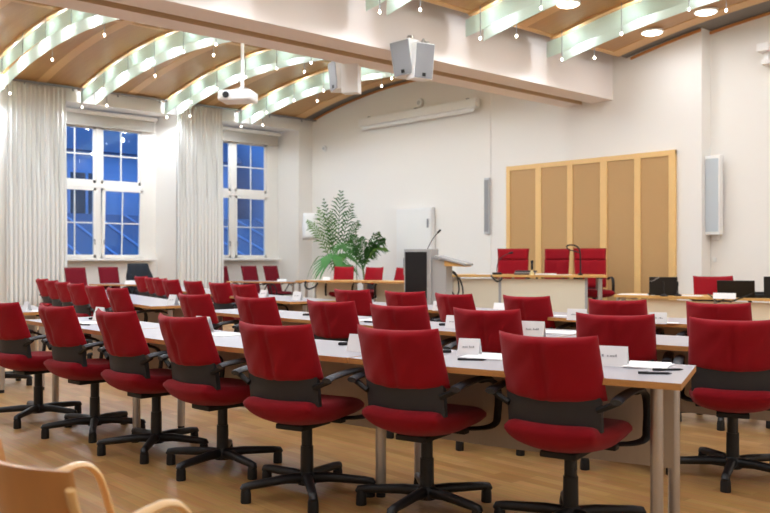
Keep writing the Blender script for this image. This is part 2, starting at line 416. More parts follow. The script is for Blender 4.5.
# ------------------------------------------------------------------ windows
def make_window(idx, vc):
    r = struct(bpy.data.objects.new('window_%d' % idx, None)); C.objects.link(r); r.location = (-17.42, vc-.04, 0)
    # x = into the room
    bm = bmesh.new(); HW = 1.04
    box(bm, -.05, .05, -HW-.3, -HW+.08, 1.18, 4.3, bev=.008); box(bm, -.05, .05, HW-.08, HW+.3, 1.18, 4.3, bev=.008)
    box(bm, -.05, .05, -.055, .055, 1.18, 4.3, bev=.008)
    box(bm, -.05, .05, -HW, HW, 1.18, 1.24, bev=.006); box(bm, -.05, .05, -HW, HW, 4.02, 4.3, bev=.006); box(bm, -.055, .055, -HW, HW, 2.72, 2.82, bev=.006)
    obj('frame', bm, 'sash', r)
    for a, b in ((-HW+.08, -.055), (.055, HW-.08)):
        for z0, z1, op in ((1.24, 2.72, 1), (2.82, 4.02, 0)):
            s = bpy.data.objects.new('sash', None)
            bm = bmesh.new(); fw = .06; o = .055 if op else .03
            T = None
            if idx == 1 and op and a > 0: T = Matrix.Translation((0, 0, z0)) @ Matrix.Rotation(R(2.2), 4, 'Y') @ Matrix.Translation((.03, 0, -z0))
            g = dict(bev=.005, T=None)
            def bb(*q):
                vs0 = set(bm.verts); box(bm, *q, bev=.005)
                if T is not None: bmesh.ops.transform(bm, matrix=T, verts=[v for v in bm.verts if v not in vs0])
            bb(-.01, o, a, a+fw, z0, z1); bb(-.01, o, b-fw, b, z0, z1); bb(-.01, o, a, b, z0, z0+fw+.01); bb(-.01, o, a, b, z1-fw, z1)
            mid = (a+b)/2; zm = (z0+z1)/2
            bb(.0, .035, mid-.013, mid+.013, z0+fw, z1-fw); bb(.0, .035, a+fw, b-fw, zm-.013, zm+.013)
            so = obj('sash', bm, 'sash', r)
            gb = bx(.014, .020, a+fw, b-fw, z0+fw, z1-fw)
            if T is not None: bmesh.ops.transform(gb, matrix=T, verts=gb.verts[:])
            obj('pane', gb, 'glass', so)
            if op:
                hy = -.1 if a < 0 else .1
                hb = bmesh.new(); cyl(hb, (o, hy, 1.62), (o+.04, hy, 1.62), .014); tube(hb, [(o+.04, hy, 1.63), (o+.045, hy, 1.52)], .011)
                obj('window_handle', hb, 'greymetal', so, smooth=True, sharp=40)
    s = bx(-.05, .33, -1.2, 1.2, 1.18, 1.23, bev=.012); obj('window_sill', s, 'wall', r)
    return r
WC = [(7.675, 1), (10.98, 2)]
for vc, i in WC: make_window(i, vc)
# roller blinds
for vc, i in WC:
    t = thing('roller_blind', 'grey roller blind rolled up at the head of the %s window' % ('left' if i == 1 else 'right'), 'blind', (-17.2, vc, 0), 0, 'rolled up blinds')
    bm = bmesh.new(); cyl(bm, (0, -1.2, 4.27), (0, 1.2, 4.27), .045, n=16); obj('roller_tube', bm, 'sash', t, smooth=True, sharp=40)
    obj('blind_cloth', bx(-.035, -.025, -1.16, 1.16, 4.0, 4.28), 'blind', t)
    obj('bottom_bar', bx(-.045, -.015, -1.16, 1.16, 3.985, 4.01, bev=.004), 'blind', t)

# ------------------------------------------------------------------ curtains and rail
t = thing('curtain_rail', 'dark grey curtain rail running along the top of the window wall', 'curtain rail', (-16.5, 0, 4.52))
obj('rail', bx(-.03, .03, VB+.1, VF-.08, .05, .085, bev=.006), 'greymetal', t)
for i in range(18):
    v = -3.5+i*.93
    if v < VF-.1: obj('bracket', cyl(bmesh.new(), (0, v, .0), (0, v, .06), .014, n=10), 'greymetal', t)
def curtain(px0, px1, label, seed):
    rnd = random.Random(seed); u = -16.5
    v0, v1 = on_u(px0, u), on_u(px1, u)
    bm = bmesh.new(); nf = max(5, int((v1-v0)/.085)); N = nf*8; cols = []
    ph = [rnd.uniform(.7, 1.3) for _ in range(nf+2)]
    for i in range(N+1):
        f = i/8; k = int(f); a = .055*ph[k]*(1-(f-k))+.055*ph[k+1]*(f-k)
        w0 = math.cos(2*PI*f)
        col = []
        for j, z in enumerate((4.55, 4.45, 3.6, 2.6, 1.4, .5, .02)):
            sc_ = (.5, .8, 1, 1, 1.05, 1.1, 1.15)[j]
            col.append(bm.verts.new((u+a*sc_*w0+.01*math.sin(k*2.1+z), v0+(v1-v0)*i/N+.012*math.sin(4*PI*f+z), z)))
        cols.append(col)
    for a, b in zip(cols, cols[1:]):
        for j in range(len(a)-1): bm.faces.new((a[j], b[j], b[j+1], a[j+1]))
    o = obj('curtain', bm, 'curtain', None, smooth=True)
    m = o.modifiers.new('thickness', 'SOLIDIFY'); m.thickness = .004
    return tag(o, label, 'curtain', 'floor-length curtains')
curtain(6, 66, 'pale beige floor-length curtain at far left of the first window', 1)
curtain(177, 222, 'pale beige floor-length curtain hanging between the two windows', 2)

# ------------------------------------------------------------------ outside
struct(obj('ground', bx(-60, -18.5, -20, 45, -4.2, -4), 'street'))
def house(name, label, u, v0, v1, z1, wins, m):
    t = thing(name, label, 'building', (u, (v0+v1)/2, -4), 0, 'houses across the courtyard')
    h = (v1-v0)/2
    obj('house_wall', bx(-6, 0, -h, h, 0, z1+4), m, t)
    bm = bmesh.new(); vs = [bm.verts.new(p) for p in ((.4, -h-.2, z1+4), (.4, h+.2, z1+4), (-6, h+.2, z1+4), (-6, -h-.2, z1+4), (-3, -h-.2, z1+6.5), (-3, h+.2, z1+6.5))]
    for f in ((0, 1, 5, 4), (2, 3, 4, 5), (0, 4, 3), (1, 2, 5), (0, 3, 2, 1)): bm.faces.new([vs[i] for i in f])
    obj('house_roof', bm, 'roof', t)
    for (a, b, z0, zz) in wins:
        a -= (v0+v1)/2; b -= (v0+v1)/2
        f = bmesh.new()
        box(f, -.02, .06, a-.08, b+.08, z0+4-.08, z0+4); box(f, -.02, .06, a-.08, b+.08, zz+4, zz+4+.08)
        box(f, -.02, .06, a-.08, a, z0+4, zz+4); box(f, -.02, .06, b, b+.08, z0+4, zz+4); box(f, -.02, .05, (a+b)/2-.04, (a+b)/2+.04, z0+4, zz+4)
        fo = obj('house_window', f, 'facade', t); obj('house_pane', bx(0, .02, a, b, z0+4, zz+4), 'darkglass', fo)
    return t
house('neighbour_house', 'blue-lit plaster house with dark windows seen through the left window', -27, 8.2, 17.0, 4.7,
      [(8.9, 10.3, 4.0-.6, 4.5), (10.9, 12.0, 2.2, 4.0), (13.8, 15.0, 1.5, 4.0), (9.2, 10.4, -1.8, .6), (11.6, 12.8, -1.8, .6), (14.1, 15.3, -1.8, .6)], 'facade')
house('neighbour_house', 'tall blue-lit house with narrow dark windows seen through the right window', -26, 18.0, 30, 9,
      [(18.6, 19.4, 3.6, 5.6), (21.4, 22.2, 3.6, 5.6), (18.6, 19.6, -.6, 1.6), (20.2, 21.4, -.6, 1.6), (22.2, 23.4, -.6, 1.6)], 'facade')
t = thing('lean_to_roof', 'sloping glazed lean-to roof outside behind the left window', 'roof', (-22.5, 12, -4))
bm = bmesh.new()
vs = [bm.verts.new(p) for p in ((2, -8, 4.9), (2, 10, 4.9), (-3, 10, 6.6), (-3, -8, 6.6), (2, -8, 4.8), (2, 10, 4.8), (-3, 10, 6.5), (-3, -8, 6.5))]
for f in ((0, 1, 2, 3), (7, 6, 5, 4), (0, 4, 5, 1), (3, 2, 6, 7), (0, 3, 7, 4), (1, 5, 6, 2)): bm.faces.new([vs[i] for i in f])
obj('roof_plane', bm, 'roof', t)
for i in range(19):
    v = -8+i; obj('glazing_bar', tube(bmesh.new(), [(2.02, v, 4.93), (-3, v, 6.64)], .03, n=6), 'facade', t)
obj('lean_to_wall', bx(-2.8, 1.8, -8, 10, 0, 4.8), 'brick', t)

# ------------------------------------------------------------------ front wall: panels, screen, fittings
t = thing('acoustic_wall_panel', 'oak acoustic wall panelling of five ribbed fields behind the dais', 'wall panel', (-8.78, VF, 0))
xs = [(-10.55, -10.46), (-9.85, -9.72), (-9.14, -9.02), (-8.45, -8.31), (-7.78, -7.66), (-7.15, -7.03)]
for a, b in xs: obj('stile', bx(a+8.78, b+8.78, -.06, -.005, .24, 3.0, bev=.004), 'frame', t)
obj('top_rail', bx(-10.55+8.78, -7.03+8.78, -.058, -.005, 2.91, 2.998, bev=.004), 'frame', t)
for (a, b), (c, d) in zip(xs, xs[1:]):
    obj('ribbed_field', bx(b+8.78-.01, c+8.78+.01, -.04, -.005, .24, 2.95), 'oak', t)
t = thing('projection_screen', 'rolled-up white projection screen casing high on the front wall', 'projection screen', (-13.0, VF-.03, 4.15))
obj('casing', bx(-1.78, 1.78, -.16, -.02, .08, .26, bev=.012), 'white', t)
obj('screen_bar', bx(-1.72, 1.70, -.12, -.06, .0, .035, bev=.008), 'white', t); obj('screen_cloth', bx(-1.7, 1.68, -.094, -.088, .03, .09), 'paper', t)
for x in (-1.5, 0, 1.5): obj('bracket', bx(x-.03, x+.03, -.1, 0, .26, .29), 'greymetal', t)
def wall_round(name, label, cat, px, py, r, d, m, v=VF-.025, rz=0):
    u = on_v(px, v); Y = v/(ST*(px-385)/FPX+CT); z = EYE+(HZ-py)*Y/FPX
    t = thing(name, label, cat, (u, v, z)); bm = bmesh.new()
    lathe(bm, [(r, 0), (r, d*.6), (r*.85, d), (.01, d)], 28); bmesh.ops.transform(bm, matrix=Matrix.Rotation(PI/2, 4, 'X'), verts=bm.verts[:])
    obj('case', bm, m, t, smooth=True, sharp=35)
    bm = bmesh.new(); lathe(bm, [(r*.5, d), (r*.45, d+.006), (.005, d+.006)], 20); bmesh.ops.transform(bm, matrix=Matrix.Rotation(PI/2, 4, 'X'), verts=bm.verts[:])
    obj('centre_cover', bm, 'palegrey', t); return t
wall_round('wall_sensor', 'round white fitting on the wall just above the projection screen', 'sensor', 420.6, 103, .10, .06, 'white')
wall_round('wall_sensor', 'small round white sensor high on the wall near the window corner', 'sensor', 325, 148.6, .075, .05, 'white')
def wall_box(name, label, cat, px0, px1, py0, py1, d, m, v, front=None, parts=True):
    u0, u1 = on_v(px0, v), on_v(px1, v); um = (u0+u1)/2; Y = v/(ST*((px0+px1)/2-385)/FPX+CT)
    z0, z1 = EYE+(HZ-py1)*Y/FPX, EYE+(HZ-py0)*Y/FPX
    t = thing(name, label, cat, (um, v, z0)); h = (u1-u0)/2
    obj('case', bx(-h, h, -d, -.003, 0, z1-z0, bev=min(.012, d*.25)), m, t)
    if front: obj('front_cover', bx(-h*.82, h*.82, -d-.008, -d+.004, (z1-z0)*.04, (z1-z0)*.96, bev=.003), front, t)
    return t, h, z1-z0
wall_box('column_speaker', 'slim pale grey column loudspeaker beside the oak panelling', 'loudspeaker', 485.5, 490.5, 178, 234, .05, 'palegrey', VF-.025, 'grille')
t, h, H = wall_box('column_speaker', 'tall white column loudspeaker with grey front on the right wall', 'loudspeaker', 708, 723.5, 156, 235, .13, 'white', VF2-.06, 'palegrille')
obj('wall_bracket', bx(-.04, .04, -.02, .055, H*.3, H*.7), 'greymetal', t)
wall_box('wall_switch', 'small white switch box under the white column loudspeaker', 'switch', 713, 720, 234.5, 240, .04, 'white', VF2, 'white')
wall_box('wall_socket', 'tiny white wall socket below the loudspeaker near the corner', 'socket', 713.2, 716.5, 257.5, 262, .02, 'white', VF2, 'white')
t, h, H = wall_box('wall_fixture', 'white bracket-like fixture high on the wall at right edge', 'wall fixture', 762, 774, 45, 53, .2, 'white', VF2)
obj('lower_arm', bx(-h*.4, h, -.16, -.003, -.2, -.12, bev=.008), 'white', t); obj('stem', bx(-.02, h*.5, -.1, -.04, -.14, .02), 'white', t)
# corner loudspeaker by the windows
p = on(310.5, 240, 20.1)
t = thing('wall_speaker', 'rounded white loudspeaker mounted in the corner by the windows', 'loudspeaker', p, TH)
bm = bmesh.new()
def spf(s, q):
    x = .19*s*(1-.12*max(0, q)); z = .32+.32*q; e = (max(0, 1-abs(s)**5)**.5)*(max(0, 1-abs(q)**8)**.5)
    return (x, -.02-.16*e*(1-.25*s*s), z), (x, .02+.05*e, z)
obj('case', pad(bm, spf, 12, 12), 'white', t, smooth=True); obj('bracket', bx(-.04, .04, .05, .34, .25, .4), 'white', t)
# white cupboard
u0, u1 = on_v(400, VF-.03), on_v(435, VF-.03)
t = thing('wall_cupboard', 'tall flat white cupboard against the wall behind the lectern', 'cupboard', ((u0+u1)/2, VF-.03, .0))
h = (u1-u0)/2
obj('body', bx(-h, h, -.1, -.003, 0, 2.30, bev=.004), 'white', t)
d = obj('cupboard_door', bx(-h+.012, h-.012, -.118, -.1, .02, 2.28, bev=.003), 'white', t)
obj('handle', bx(h-.1, h-.07, -.15, -.118, 1.88, 2.06, bev=.006), 'greymetal', d)

# ------------------------------------------------------------------ beam loudspeakers
def beam_speaker(label, px, py, Y, yaw, tilt, roll, w, h, d, anchor):
    p = on(px, py, Y)
    t = thing('beam_speaker', label, 'loudspeaker', p, TH, 'loudspeakers on the beam')
    Rm = Matrix.Rotation(R(yaw), 4, 'Z') @ Matrix.Rotation(R(tilt), 4, 'X') @ Matrix.Rotation(R(roll), 4, 'Y')
    c = obj('cabinet', bx(-w/2, w/2, 0, d, -h/2, h/2, bev=.008, T=None), 'white', t)
    g = obj('grille', bx(-w/2+.012, w/2-.012, -.012, .004, -h/2+.012, h/2-.012, bev=.004), 'grille', t)
    b = obj('maker_badge', bx(-.024, .024, -.0175, -.011, -h/2+.035, -h/2+.08), 'matblack', g)
    bm = bmesh.new()
    vs = [bm.verts.new(q) for q in ((-.018, -.019, -h/2+.04), (-.006, -.019, -h/2+.04), (-.006, -.019, -h/2+.075), (-.018, -.019, -h/2+.075))]; bm.faces.new(vs)
    for o in (c, g): o.matrix_local = Rm
    # bracket in thing coordinates
    a = Matrix.Rotation(-TH, 4, 'Z') @ (Vector(anchor)-p)
    bk = Rm @ Vector((0, d*.7, h/2-.02))
    bm = bmesh.new(); tube(bm, [bk, (bk.x*.5+a.x*.5, bk.y*.5+a.y*.5, max(bk.z, a.z)+.0), a], .016, n=8); obj('mount_arm', bm, 'steel', t, smooth=True, sharp=40)
    obj('mount_plate', cyl(bmesh.new(), Vector(a)+Vector((0, 0, -.04)), Vector(a)+Vector((0, 0, .04)), .035), 'steel', t)
    return t
A0 = (BR+.01, W(0, 11.4).y-.05, 4.2)
beam_speaker('grey-fronted white loudspeaker on the beam, left one of the near pair', 401.5, 58, 11.0, -32, 6, -6, .30, .46, .26, (BR+.02, 7.95, 4.18))
beam_speaker('grey-fronted white loudspeaker on the beam, right one of the near pair', 424.5, 61, 10.9, 22, 6, 2, .27, .46, .26, (BR+.02, 8.25, 4.15))
beam_speaker('white loudspeaker seen edge-on hanging from the beam, left one of the far pair', 333, 76, 12.1, -62, 4, -4, .26, .42, .30, (BL-.02, 7.5, 4.12))
beam_speaker('white loudspeaker seen from behind under the beam, right one of the far pair', 353, 80, 12.2, 170, -4, 0, .24, .42, .24, (BL-.02, 7.95, 4.12))

# ------------------------------------------------------------------ projector
p = on(238, 97, 12.9)
t = thing('ceiling_projector', 'white projector hanging on a pole from the wood vault', 'projector', p, TH-R(8))
obj('projector_body', bx(-.26, .26, -.2, .2, -.08, .08, bev=.03), 'white', t)
obj('lens', cyl(bmesh.new(), (-.12, -.2, 0), (-.12, -.225, 0), .045, .05), 'matblack', t)
bm = bmesh.new(); lathe(bm, [(.06, .0), (.06, .03), (.03, .06), (.025, .06)], 16, (.07, 0, .08)); obj('ceiling_mount', bm, 'steel', t)
hz = vault_z(p.x, *VAULTS[0][:2])-p.z
obj('pole', cyl(bmesh.new(), (.07, 0, .12), (.07, 0, hz), .025, n=12), 'white', t, smooth=True, sharp=40)
bm = bmesh.new(); [tube(bm, [(.07+s*.03, .0, .14), (.07+s*.16, s*.08, .08)], .012, n=6) for s in (-1, 1)]; obj('mount_arms', bm, 'steel', t)

# ------------------------------------------------------------------ platforms
def platform(nm, pts, z):
    bm = bmesh.new(); poly_prism(bm, pts, 0, z); return struct(obj(nm, bm, 'podium'))
platform('trim_2', [W(.12, 11.9), W(3.2, 12.1), (-6.92, 12.79), (-11.6, 12.79)], .24)
platform('trim_3', [W(-2.0, 15.4), W(.75, 13.3), (-11.2, 12.0), (-11.8, 12.78), (-16.0, 12.78)], .10)

# ------------------------------------------------------------------ conference swivel chair
def back_fn(bm_w, z0, z1, th, curve, ymid, lean, seam=True, flare=.0):
    def fn(s, t):
        zz = z0+(z1-z0)*(t+1)/2
        wd = bm_w*(1+flare*(-t))
        x = wd*s
        rim = (max(0, 1-abs(s)**7)**.5)*(max(0, 1-abs(t)**9)**.5)
        y = ymid+curve*(abs(s)**1.8)-lean*(t)
        z = zz + (.012*abs(s)**3*(t > 0)*t) - (.02*(1-s*s) if t < 0 else 0)*(-t)
        bulge = .6+.4*(1-s*s)
        tr = th*rim*bulge
        g = .014*math.exp(-(s/.05)**2)*(1-abs(t)**6) if seam else 0
        wr = .004*math.sin(s*17+2)*max(0, -t)**2+.003*math.sin(s*9-t*6)
        return (x, y+tr*.5+.006, z), (x, y-tr*.5-.006*rim+g+wr*rim, z)
    return fn
def make_chair(label, group):
    t = thing('swivel_chair', label, 'chair', (0, 0, 0), 0, group)
    obj('backrest', pad(bmesh.new(), back_fn(.226, .64, .91, .078, .066, -.30, .05, True, .02), 28, 14), 'red', t, smooth=True)
    bm = bmesh.new()
    pad(bm, lambda s, q: ((.213*s, -.245+.062*abs(s)**1.8-.01*q, .58+.075*q), (.213*s, -.272+.062*abs(s)**1.8-.01*q, .58+.075*q)), 14, 3)
    obj('lumbar_panel', bm, 'charcoal', t, smooth=True, sharp=50)
    bm = bmesh.new()
    def sf(s, q):                              # s across, q front(+1)/rear(-1)
        w_ = .232*(1-.08*max(0, -q)-.04*max(0, q)); x = w_*s*(1-.06*q*q)
        y = -.02+.285*q*(1-.10*s*s)
        rim = (max(0, 1-abs(s)**10)**.5)*(max(0, 1-abs(q)**9)**.5)
        top = .498+.006*s*s-.02*max(0, q)**3+.045*max(0, -q)**2
        belly = .080*(1-.55*s*s)*(1-.35*abs(q)**2)+.018
        zc = .475-.02*max(0, q)**3+.03*max(0, -q)**2
        return (x, y, zc+(top-zc)*rim+.006), (x, y, zc-belly*(.25+.75*rim))
    obj('seat', pad(bm, sf, 18, 14), 'seatred', t, smooth=True)
    bm = bmesh.new(); box(bm, -.085, .085, -.16, .10, .362, .39, bev=.006); box(bm, -.2, .2, .02, .07, .385, .41, bev=.006)
    obj('tilt_mechanism', bm, 'matblack', t)
    bm = bmesh.new(); cyl(bm, (0, 0, .24), (0, 0, .385), .029, n=18); cyl(bm, (0, 0, .06), (0, 0, .255), .036, .034, n=18); lathe(bm, [(.048, .0), (.052, .04), (.038, .065)], 18, (0, 0, .055))
    obj('gas_column', bm, 'black', t, smooth=True, sharp=35)
    for s in (-1, 1):
        X = .285*s
        bm = bmesh.new()
        path = smooth_path([(X, .02, .652), (X, .12, .645), (X, .19, .615), (X, .215, .55), (X, .205, .47), (X, .18, .425), (X*.85, .14, .405), (X*.5, .08, .40)], 4)
        tube(bm, path, .021, .010, side=(1, 0, 0.001), n=8); a = obj('armrest', bm, 'matblack', t, smooth=True, sharp=50)
        bm = bmesh.new()
        tube(bm, smooth_path([(X, -.24, .645), (X, -.19, .655), (X, -.05, .665), (X, .07, .662), (X, .11, .652)], 4), .027, .014, side=(1, 0, .001), n=10)
        obj('arm_pad', bm, 'arm', a, smooth=True, sharp=50)
        obj('back_link', tube(bmesh.new(), [(X, -.21, .64), (.2*s, -.225, .60)], .014, n=6), 'matblack', a)
    for i in range(5):
        a = 2*PI*i/5+.3; c, s = math.cos(a), math.sin(a)
        bm = bmesh.new(); L = .335
        tube(bm, [(c*.02, s*.02, .088), (c*.12, s*.12, .094), (c*(L-.03), s*(L-.03), .084), (c*(L+.012), s*(L+.012), .078), (c*(L+.022), s*(L+.022), .066)], [.030, .026, .022, .022, .018], [.030, .025, .021, .020, .013], side=(-s, c, 0), n=10)
        lg = obj('leg', bm, 'black', t, smooth=True, sharp=60)
        bm = bmesh.new(); lathe(bm, [(.026, 0), (.0275, .006), (.0265, .05), (.022, .074)], 14, (c*L, s*L, 0)); obj('glide_foot', bm, 'matblack', lg, smooth=True, sharp=40)
    return t
chair0 = None
def place_chair(X, Y, phi, label, group, back=True, z=0, scale=None):
    """X, Y: ahead/right of camera; phi: how far the back is turned; back=True gives the desk-edge point"""
    global chair0
    n = (math.sin(R(phi)), math.cos(R(phi)))
    if back: X, Y = X+.16*n[0], Y+.16*n[1]
    p = W(X, Y, z); rz = TH-R(phi)
    if chair0 is None:
        chair0 = make_chair(label, group); chair0.location = p; chair0.rotation_euler = (0, 0, rz); return chair0
    r = dup(chair0, p, rz, label, group, scale)
    a = random.uniform(0, 2*PI/5)
    for ch in r.children:
        if ch.name.startswith('leg'): ch.rotation_euler = (0, 0, a)
    return r
G = 'red swivel chairs along the curved desks'
ORD = ['first', 'second', 'third', 'fourth', 'fifth', 'sixth', 'seventh', 'eighth']
# nearest row, by the foot of the column
rowA = [(-2.66, 6.53, 38), (-2.06, 6.04, 42), (-1.47, 5.47, 43), (-.96, 5.03, 42), (-.41, 4.47, 30), (.207, 4.2, 33), (.84, 3.85, 33)]
descA = ['cut by the left edge of the picture', 'second from the left, before the curtain', 'third from the left', 'fourth from the left, by a white card',
         'fifth from the left', 'second from the right, by steel desk leg', 'largest, at the right end of the row']
for (x, y, f), d in zip(rowA, descA):
    place_chair(x, y, f, 'red swivel chair in the nearest row, %s' % d, G, back=False)
rowB = [(-1.65, 7.8, 40), (-1.018, 7.22, 35), (-.349, 6.55, 33), (.148, 6.0, 29), (.695, 5.53, 25), (1.376, 5.05, 21), (1.905, 4.66, 22)]
descB = ['leftmost, just right of the gap', 'second from the left', 'third from the left', 'fourth from the left', 'fifth from the left', 'second from the right', 'whole base visible at right edge']
for (x, y, f), d in zip(rowB, descB):
    place_chair(x, y, f, 'red swivel chair in the middle row, %s' % d, G)
rowC = [(-.28, 8.9, 33), (.25, 8.4, 30), (.71, 7.85, 46), (1.28, 7.4, 36), (1.86, 6.75, 24), (2.48, 6.29, 30)]
descC = ['leftmost, next to the gap', 'second from the left, below the lectern', 'third from the left, turned aside', 'fourth from the left, before the dais', 'second from the right', 'rightmost, below the laptops']
for (x, y, f), d in zip(rowC, descC):
    place_chair(x, y, f, 'red swivel chair in the row nearest the dais, %s' % d, G)
wingB = [(-2.9, 9.4, 43), (-3.4, 10.15, 44), (-3.93, 11.0, 44), (-4.4, 11.8, 45), (-4.86, 12.6, 46), (-5.36, 13.5, 46)]
for i, (x, y, f) in enumerate(wingB):
    place_chair(x+.06, y, f+4, 'red swivel chair in the left wing by the first window, %s from gap' % ORD[i], G)
wingC = [(-1.72, 10.7, 38), (-2.15, 11.4, 40), (-2.68, 12.2, 43), (-3.2, 13.0, 43), (-3.56, 13.75, 44), (-3.86, 14.4, 44), (-4.27, 15.2, 45)]
for i, (x, y, f) in enumerate(wingC):
    place_chair(x+.03, y, f+2, 'red swivel chair in the far wing below the windows, %s from the palms' % ORD[i], G)
place_chair(-3.8, 8.28, 55, 'red swivel chair of which only the base shows at the left edge', G, back=False)

# ------------------------------------------------------------------ curved desks
def desk(label, pts, group='curved conference desks', inset=(.09, .09), skew=0, depth=.64, H=.74, legs=(1, 1), z0=0, panel=True, legm='steel', name='conference_desk', top='laminate', pm='modesty'):
    pts = [(x+.02, y+.03) for x, y in pts]
    P_ = smooth_path([Vector((x, y, 0)) for x, y in pts], 5) if len(pts) > 2 else [Vector((*pts[0], 0)).lerp(Vector((*pts[1], 0)), i/4) for i in range(5)]
    def nrm(i):
        d = (P_[min(i+1, len(P_)-1)]-P_[max(i-1, 0)]).normalized(); return Vector((-d.y, d.x, 0))
    ctr = P_[len(P_)//2]; org = W(ctr.x, ctr.y, z0)
    t = thing(name, label, 'desk', org, 0, group)
    def L(i, off, along=0):
        d = (P_[min(i+1, len(P_)-1)]-P_[max(i-1, 0)]).normalized()
        q = P_[i]+nrm(i)*off+d*along; w_ = W(q.x, q.y, 0); return Vector((w_.x-org.x, w_.y-org.y, 0))
    N = len(P_)
    ring = [L(i, 0, (.003 if i == 0 else -.003 if i == N-1 else 0)) for i in range(N)]+[L(i, depth, (.003 if i == 0 else -.003-skew if i == N-1 else 0)) for i in reversed(range(N))]
    bm = poly_prism(bmesh.new(), ring, H-.028, H, 0, 1)
    obj('tabletop', bm, [top, 'edge'], t)
    for e, i, s in ((0, 0, 1), (1, N-1, -1)):
        if not legs[e]: continue
        for off in (depth*.36, depth*.9):
            q = L(i, off, s*inset[e]); bm = cyl(bmesh.new(), (q.x, q.y, .03), (q.x, q.y, H-.045), .027, n=18)
            lg = obj('leg', bm, legm, t, smooth=True, sharp=40)
            bm = cyl(bmesh.new(), (q.x, q.y, 0), (q.x, q.y, .032), .024, n=14); obj('foot', bm, 'matblack', lg)
            bm = cyl(bmesh.new(), (q.x, q.y, H-.046), (q.x, q.y, H-.028), .05, n=14); obj('leg_plate', bm, 'matblack', lg)
    if panel:
        bm = bmesh.new()
        r1 = [L(i, depth-.10, (.12 if i == 0 else -.24 if i == N-1 else 0)) for i in range(N)]+[L(i, depth-.082, (.12 if i == 0 else -.24 if i == N-1 else 0)) for i in reversed(range(N))]
        poly_prism(bm, r1, .27, H-.04); obj('modesty_panel', bm, pm, t)
    return t
desk('grey-topped desk with beech edge at far left edge of the picture', [(-4.3, 8.65), (-3.7, 7.6)])
desk('grey curved desk in the nearest row, left section', [(-2.95, 6.85), (-2.45, 6.3), (-1.955, 5.77)], legs=(1, 0))
desk('grey curved desk in the nearest row, middle section', [(-1.95, 5.765), (-1.43, 5.21), (-.96, 4.80), (-.21, 4.235)], legs=(1, 0), inset=(.05, .09))
desk('grey curved desk in the nearest row, right section with free end and two steel legs', [(-.205, 4.23), (.295, 3.865), (1.16, 3.35)], inset=(.03, .15), skew=.06)
desk('grey curved desk in the middle row, section next to the gap', [(-1.83, 8.03), (-1.02, 7.22), (-.35, 6.53)])
desk('grey curved desk in the middle row, centre section', [(-.345, 6.525), (.148, 5.98), (1.03, 5.28)])
desk('grey curved desk in the middle row, section at right picture edge', [(1.035, 5.275), (1.62, 4.83), (2.5, 4.2)])
desk('grey desk of the left wing, end standing free beside the gap', [(-4.3, 11.8), (-3.33, 10.15), (-2.43, 8.75)])
desk('grey desk of the left wing, part nearest the first window', [(-5.45, 13.9), (-4.305, 11.81)])
desk('grey desk of the far wing, end beside the gap below the plants', [(-3.2, 13.0), (-2.15, 11.3), (-1.1, 9.67)])
desk('grey desk of the far wing, part nearest the windows', [(-4.5, 15.5), (-3.205, 13.01)])
desk('grey curved desk in the row closest to the dais, left section', [(-.6, 9.25), (.25, 8.35), (.95, 7.6)])
desk('grey curved desk in the row closest to the dais, right section', [(.955, 7.595), (1.86, 6.7), (3.2, 5.75)])
# desks along window wall
desk('beech-edged desk standing below the first window', [(-5.7, 16.3), (-4.33, 15.85)], H=.74, depth=.6, panel=False, legm='chrome', group='desks along the windows')
desk('narrow grey desk below the second window', [(-3.45, 18.35), (-1.95, 17.75)], H=.74, depth=.55, panel=False, legm='chrome', group='desks along the windows')
# left, dais and right front desks
LZ = .10
desk('long beech-edged desk left of the lectern before the palms, left half', [(-1.62, 15.15), (-.55, 14.7)], z0=LZ, H=.74, depth=.7, group='desks facing the audience', legm='steel', top='beech', pm='cream')
desk('long beech-edged desk left of the lectern before the palms, right half', [(-.545, 14.7), (.62, 14.15)], z0=LZ, H=.74, depth=.7, group='desks facing the audience', legm='steel', top='beech', pm='cream')

# ------------------------------------------------------------------ dais desk
DZ = .24
def front_desk(name, label, a, b, z0, depth, H, split=None, overhang=.3, leg_end=True):
    A, B = W(*a), W(*b); d = (B-A); Ln = d.length; rz = math.atan2(d.y, d.x)
    t = thing(name, label, 'desk', (A.x, A.y, z0), rz, 'desks facing the audience')
    obj('tabletop', bx(0, Ln, 0, depth, H-.035, H, bev=.004), 'beech', t)
    x = [0.02]+(split or [])+[Ln-overhang]
    for p, q in zip(x, x[1:]):
        obj('front_panel', bx(p+.02, q-.02, .10, .13, .06, H-.06, bev=.003), 'cream', t)
    for p in x:
        obj('panel_post', bx(p-.02, p+.02, .095, .16, 0, H-.035, bev=.003), 'greypaint', t)
        obj('rail_spacer', cyl(bmesh.new(), (p+.2, .12, H-.065), (p+.2, .12, H-.035), .02), 'steel', t)
    if leg_end:
        for y in (.1, depth-.1):
            lg = obj('leg', cyl(bmesh.new(), (Ln-.1, y, .02), (Ln-.1, y, H-.045), .035, n=18), 'steel', t, smooth=True, sharp=40)
            obj('leg_plate', cyl(bmesh.new(), (Ln-.1, y, H-.05), (Ln-.1, y, H-.035), .06), 'matblack', lg)
            obj('foot', cyl(bmesh.new(), (Ln-.1, y, 0), (Ln-.1, y, .022), .03), 'matblack', lg)
    for y in (.1, depth-.1):
        lg = obj('leg', cyl(bmesh.new(), (.1, y, 0), (.1, y, H-.035), .03, n=16), 'steel', t, smooth=True, sharp=40)
    return t
front_desk('dais_desk', 'long beech-topped dais desk with cream front right of the lectern', (.92, 13.2), (3.32, 12.72), DZ, .75, .74, [.85])
front_desk('front_desk', 'beech-topped cream-fronted desk at right carrying laptops', (3.12, 11.6), (5.9, 9.7), 0, .7, .74, [1.3, 2.3], leg_end=True)

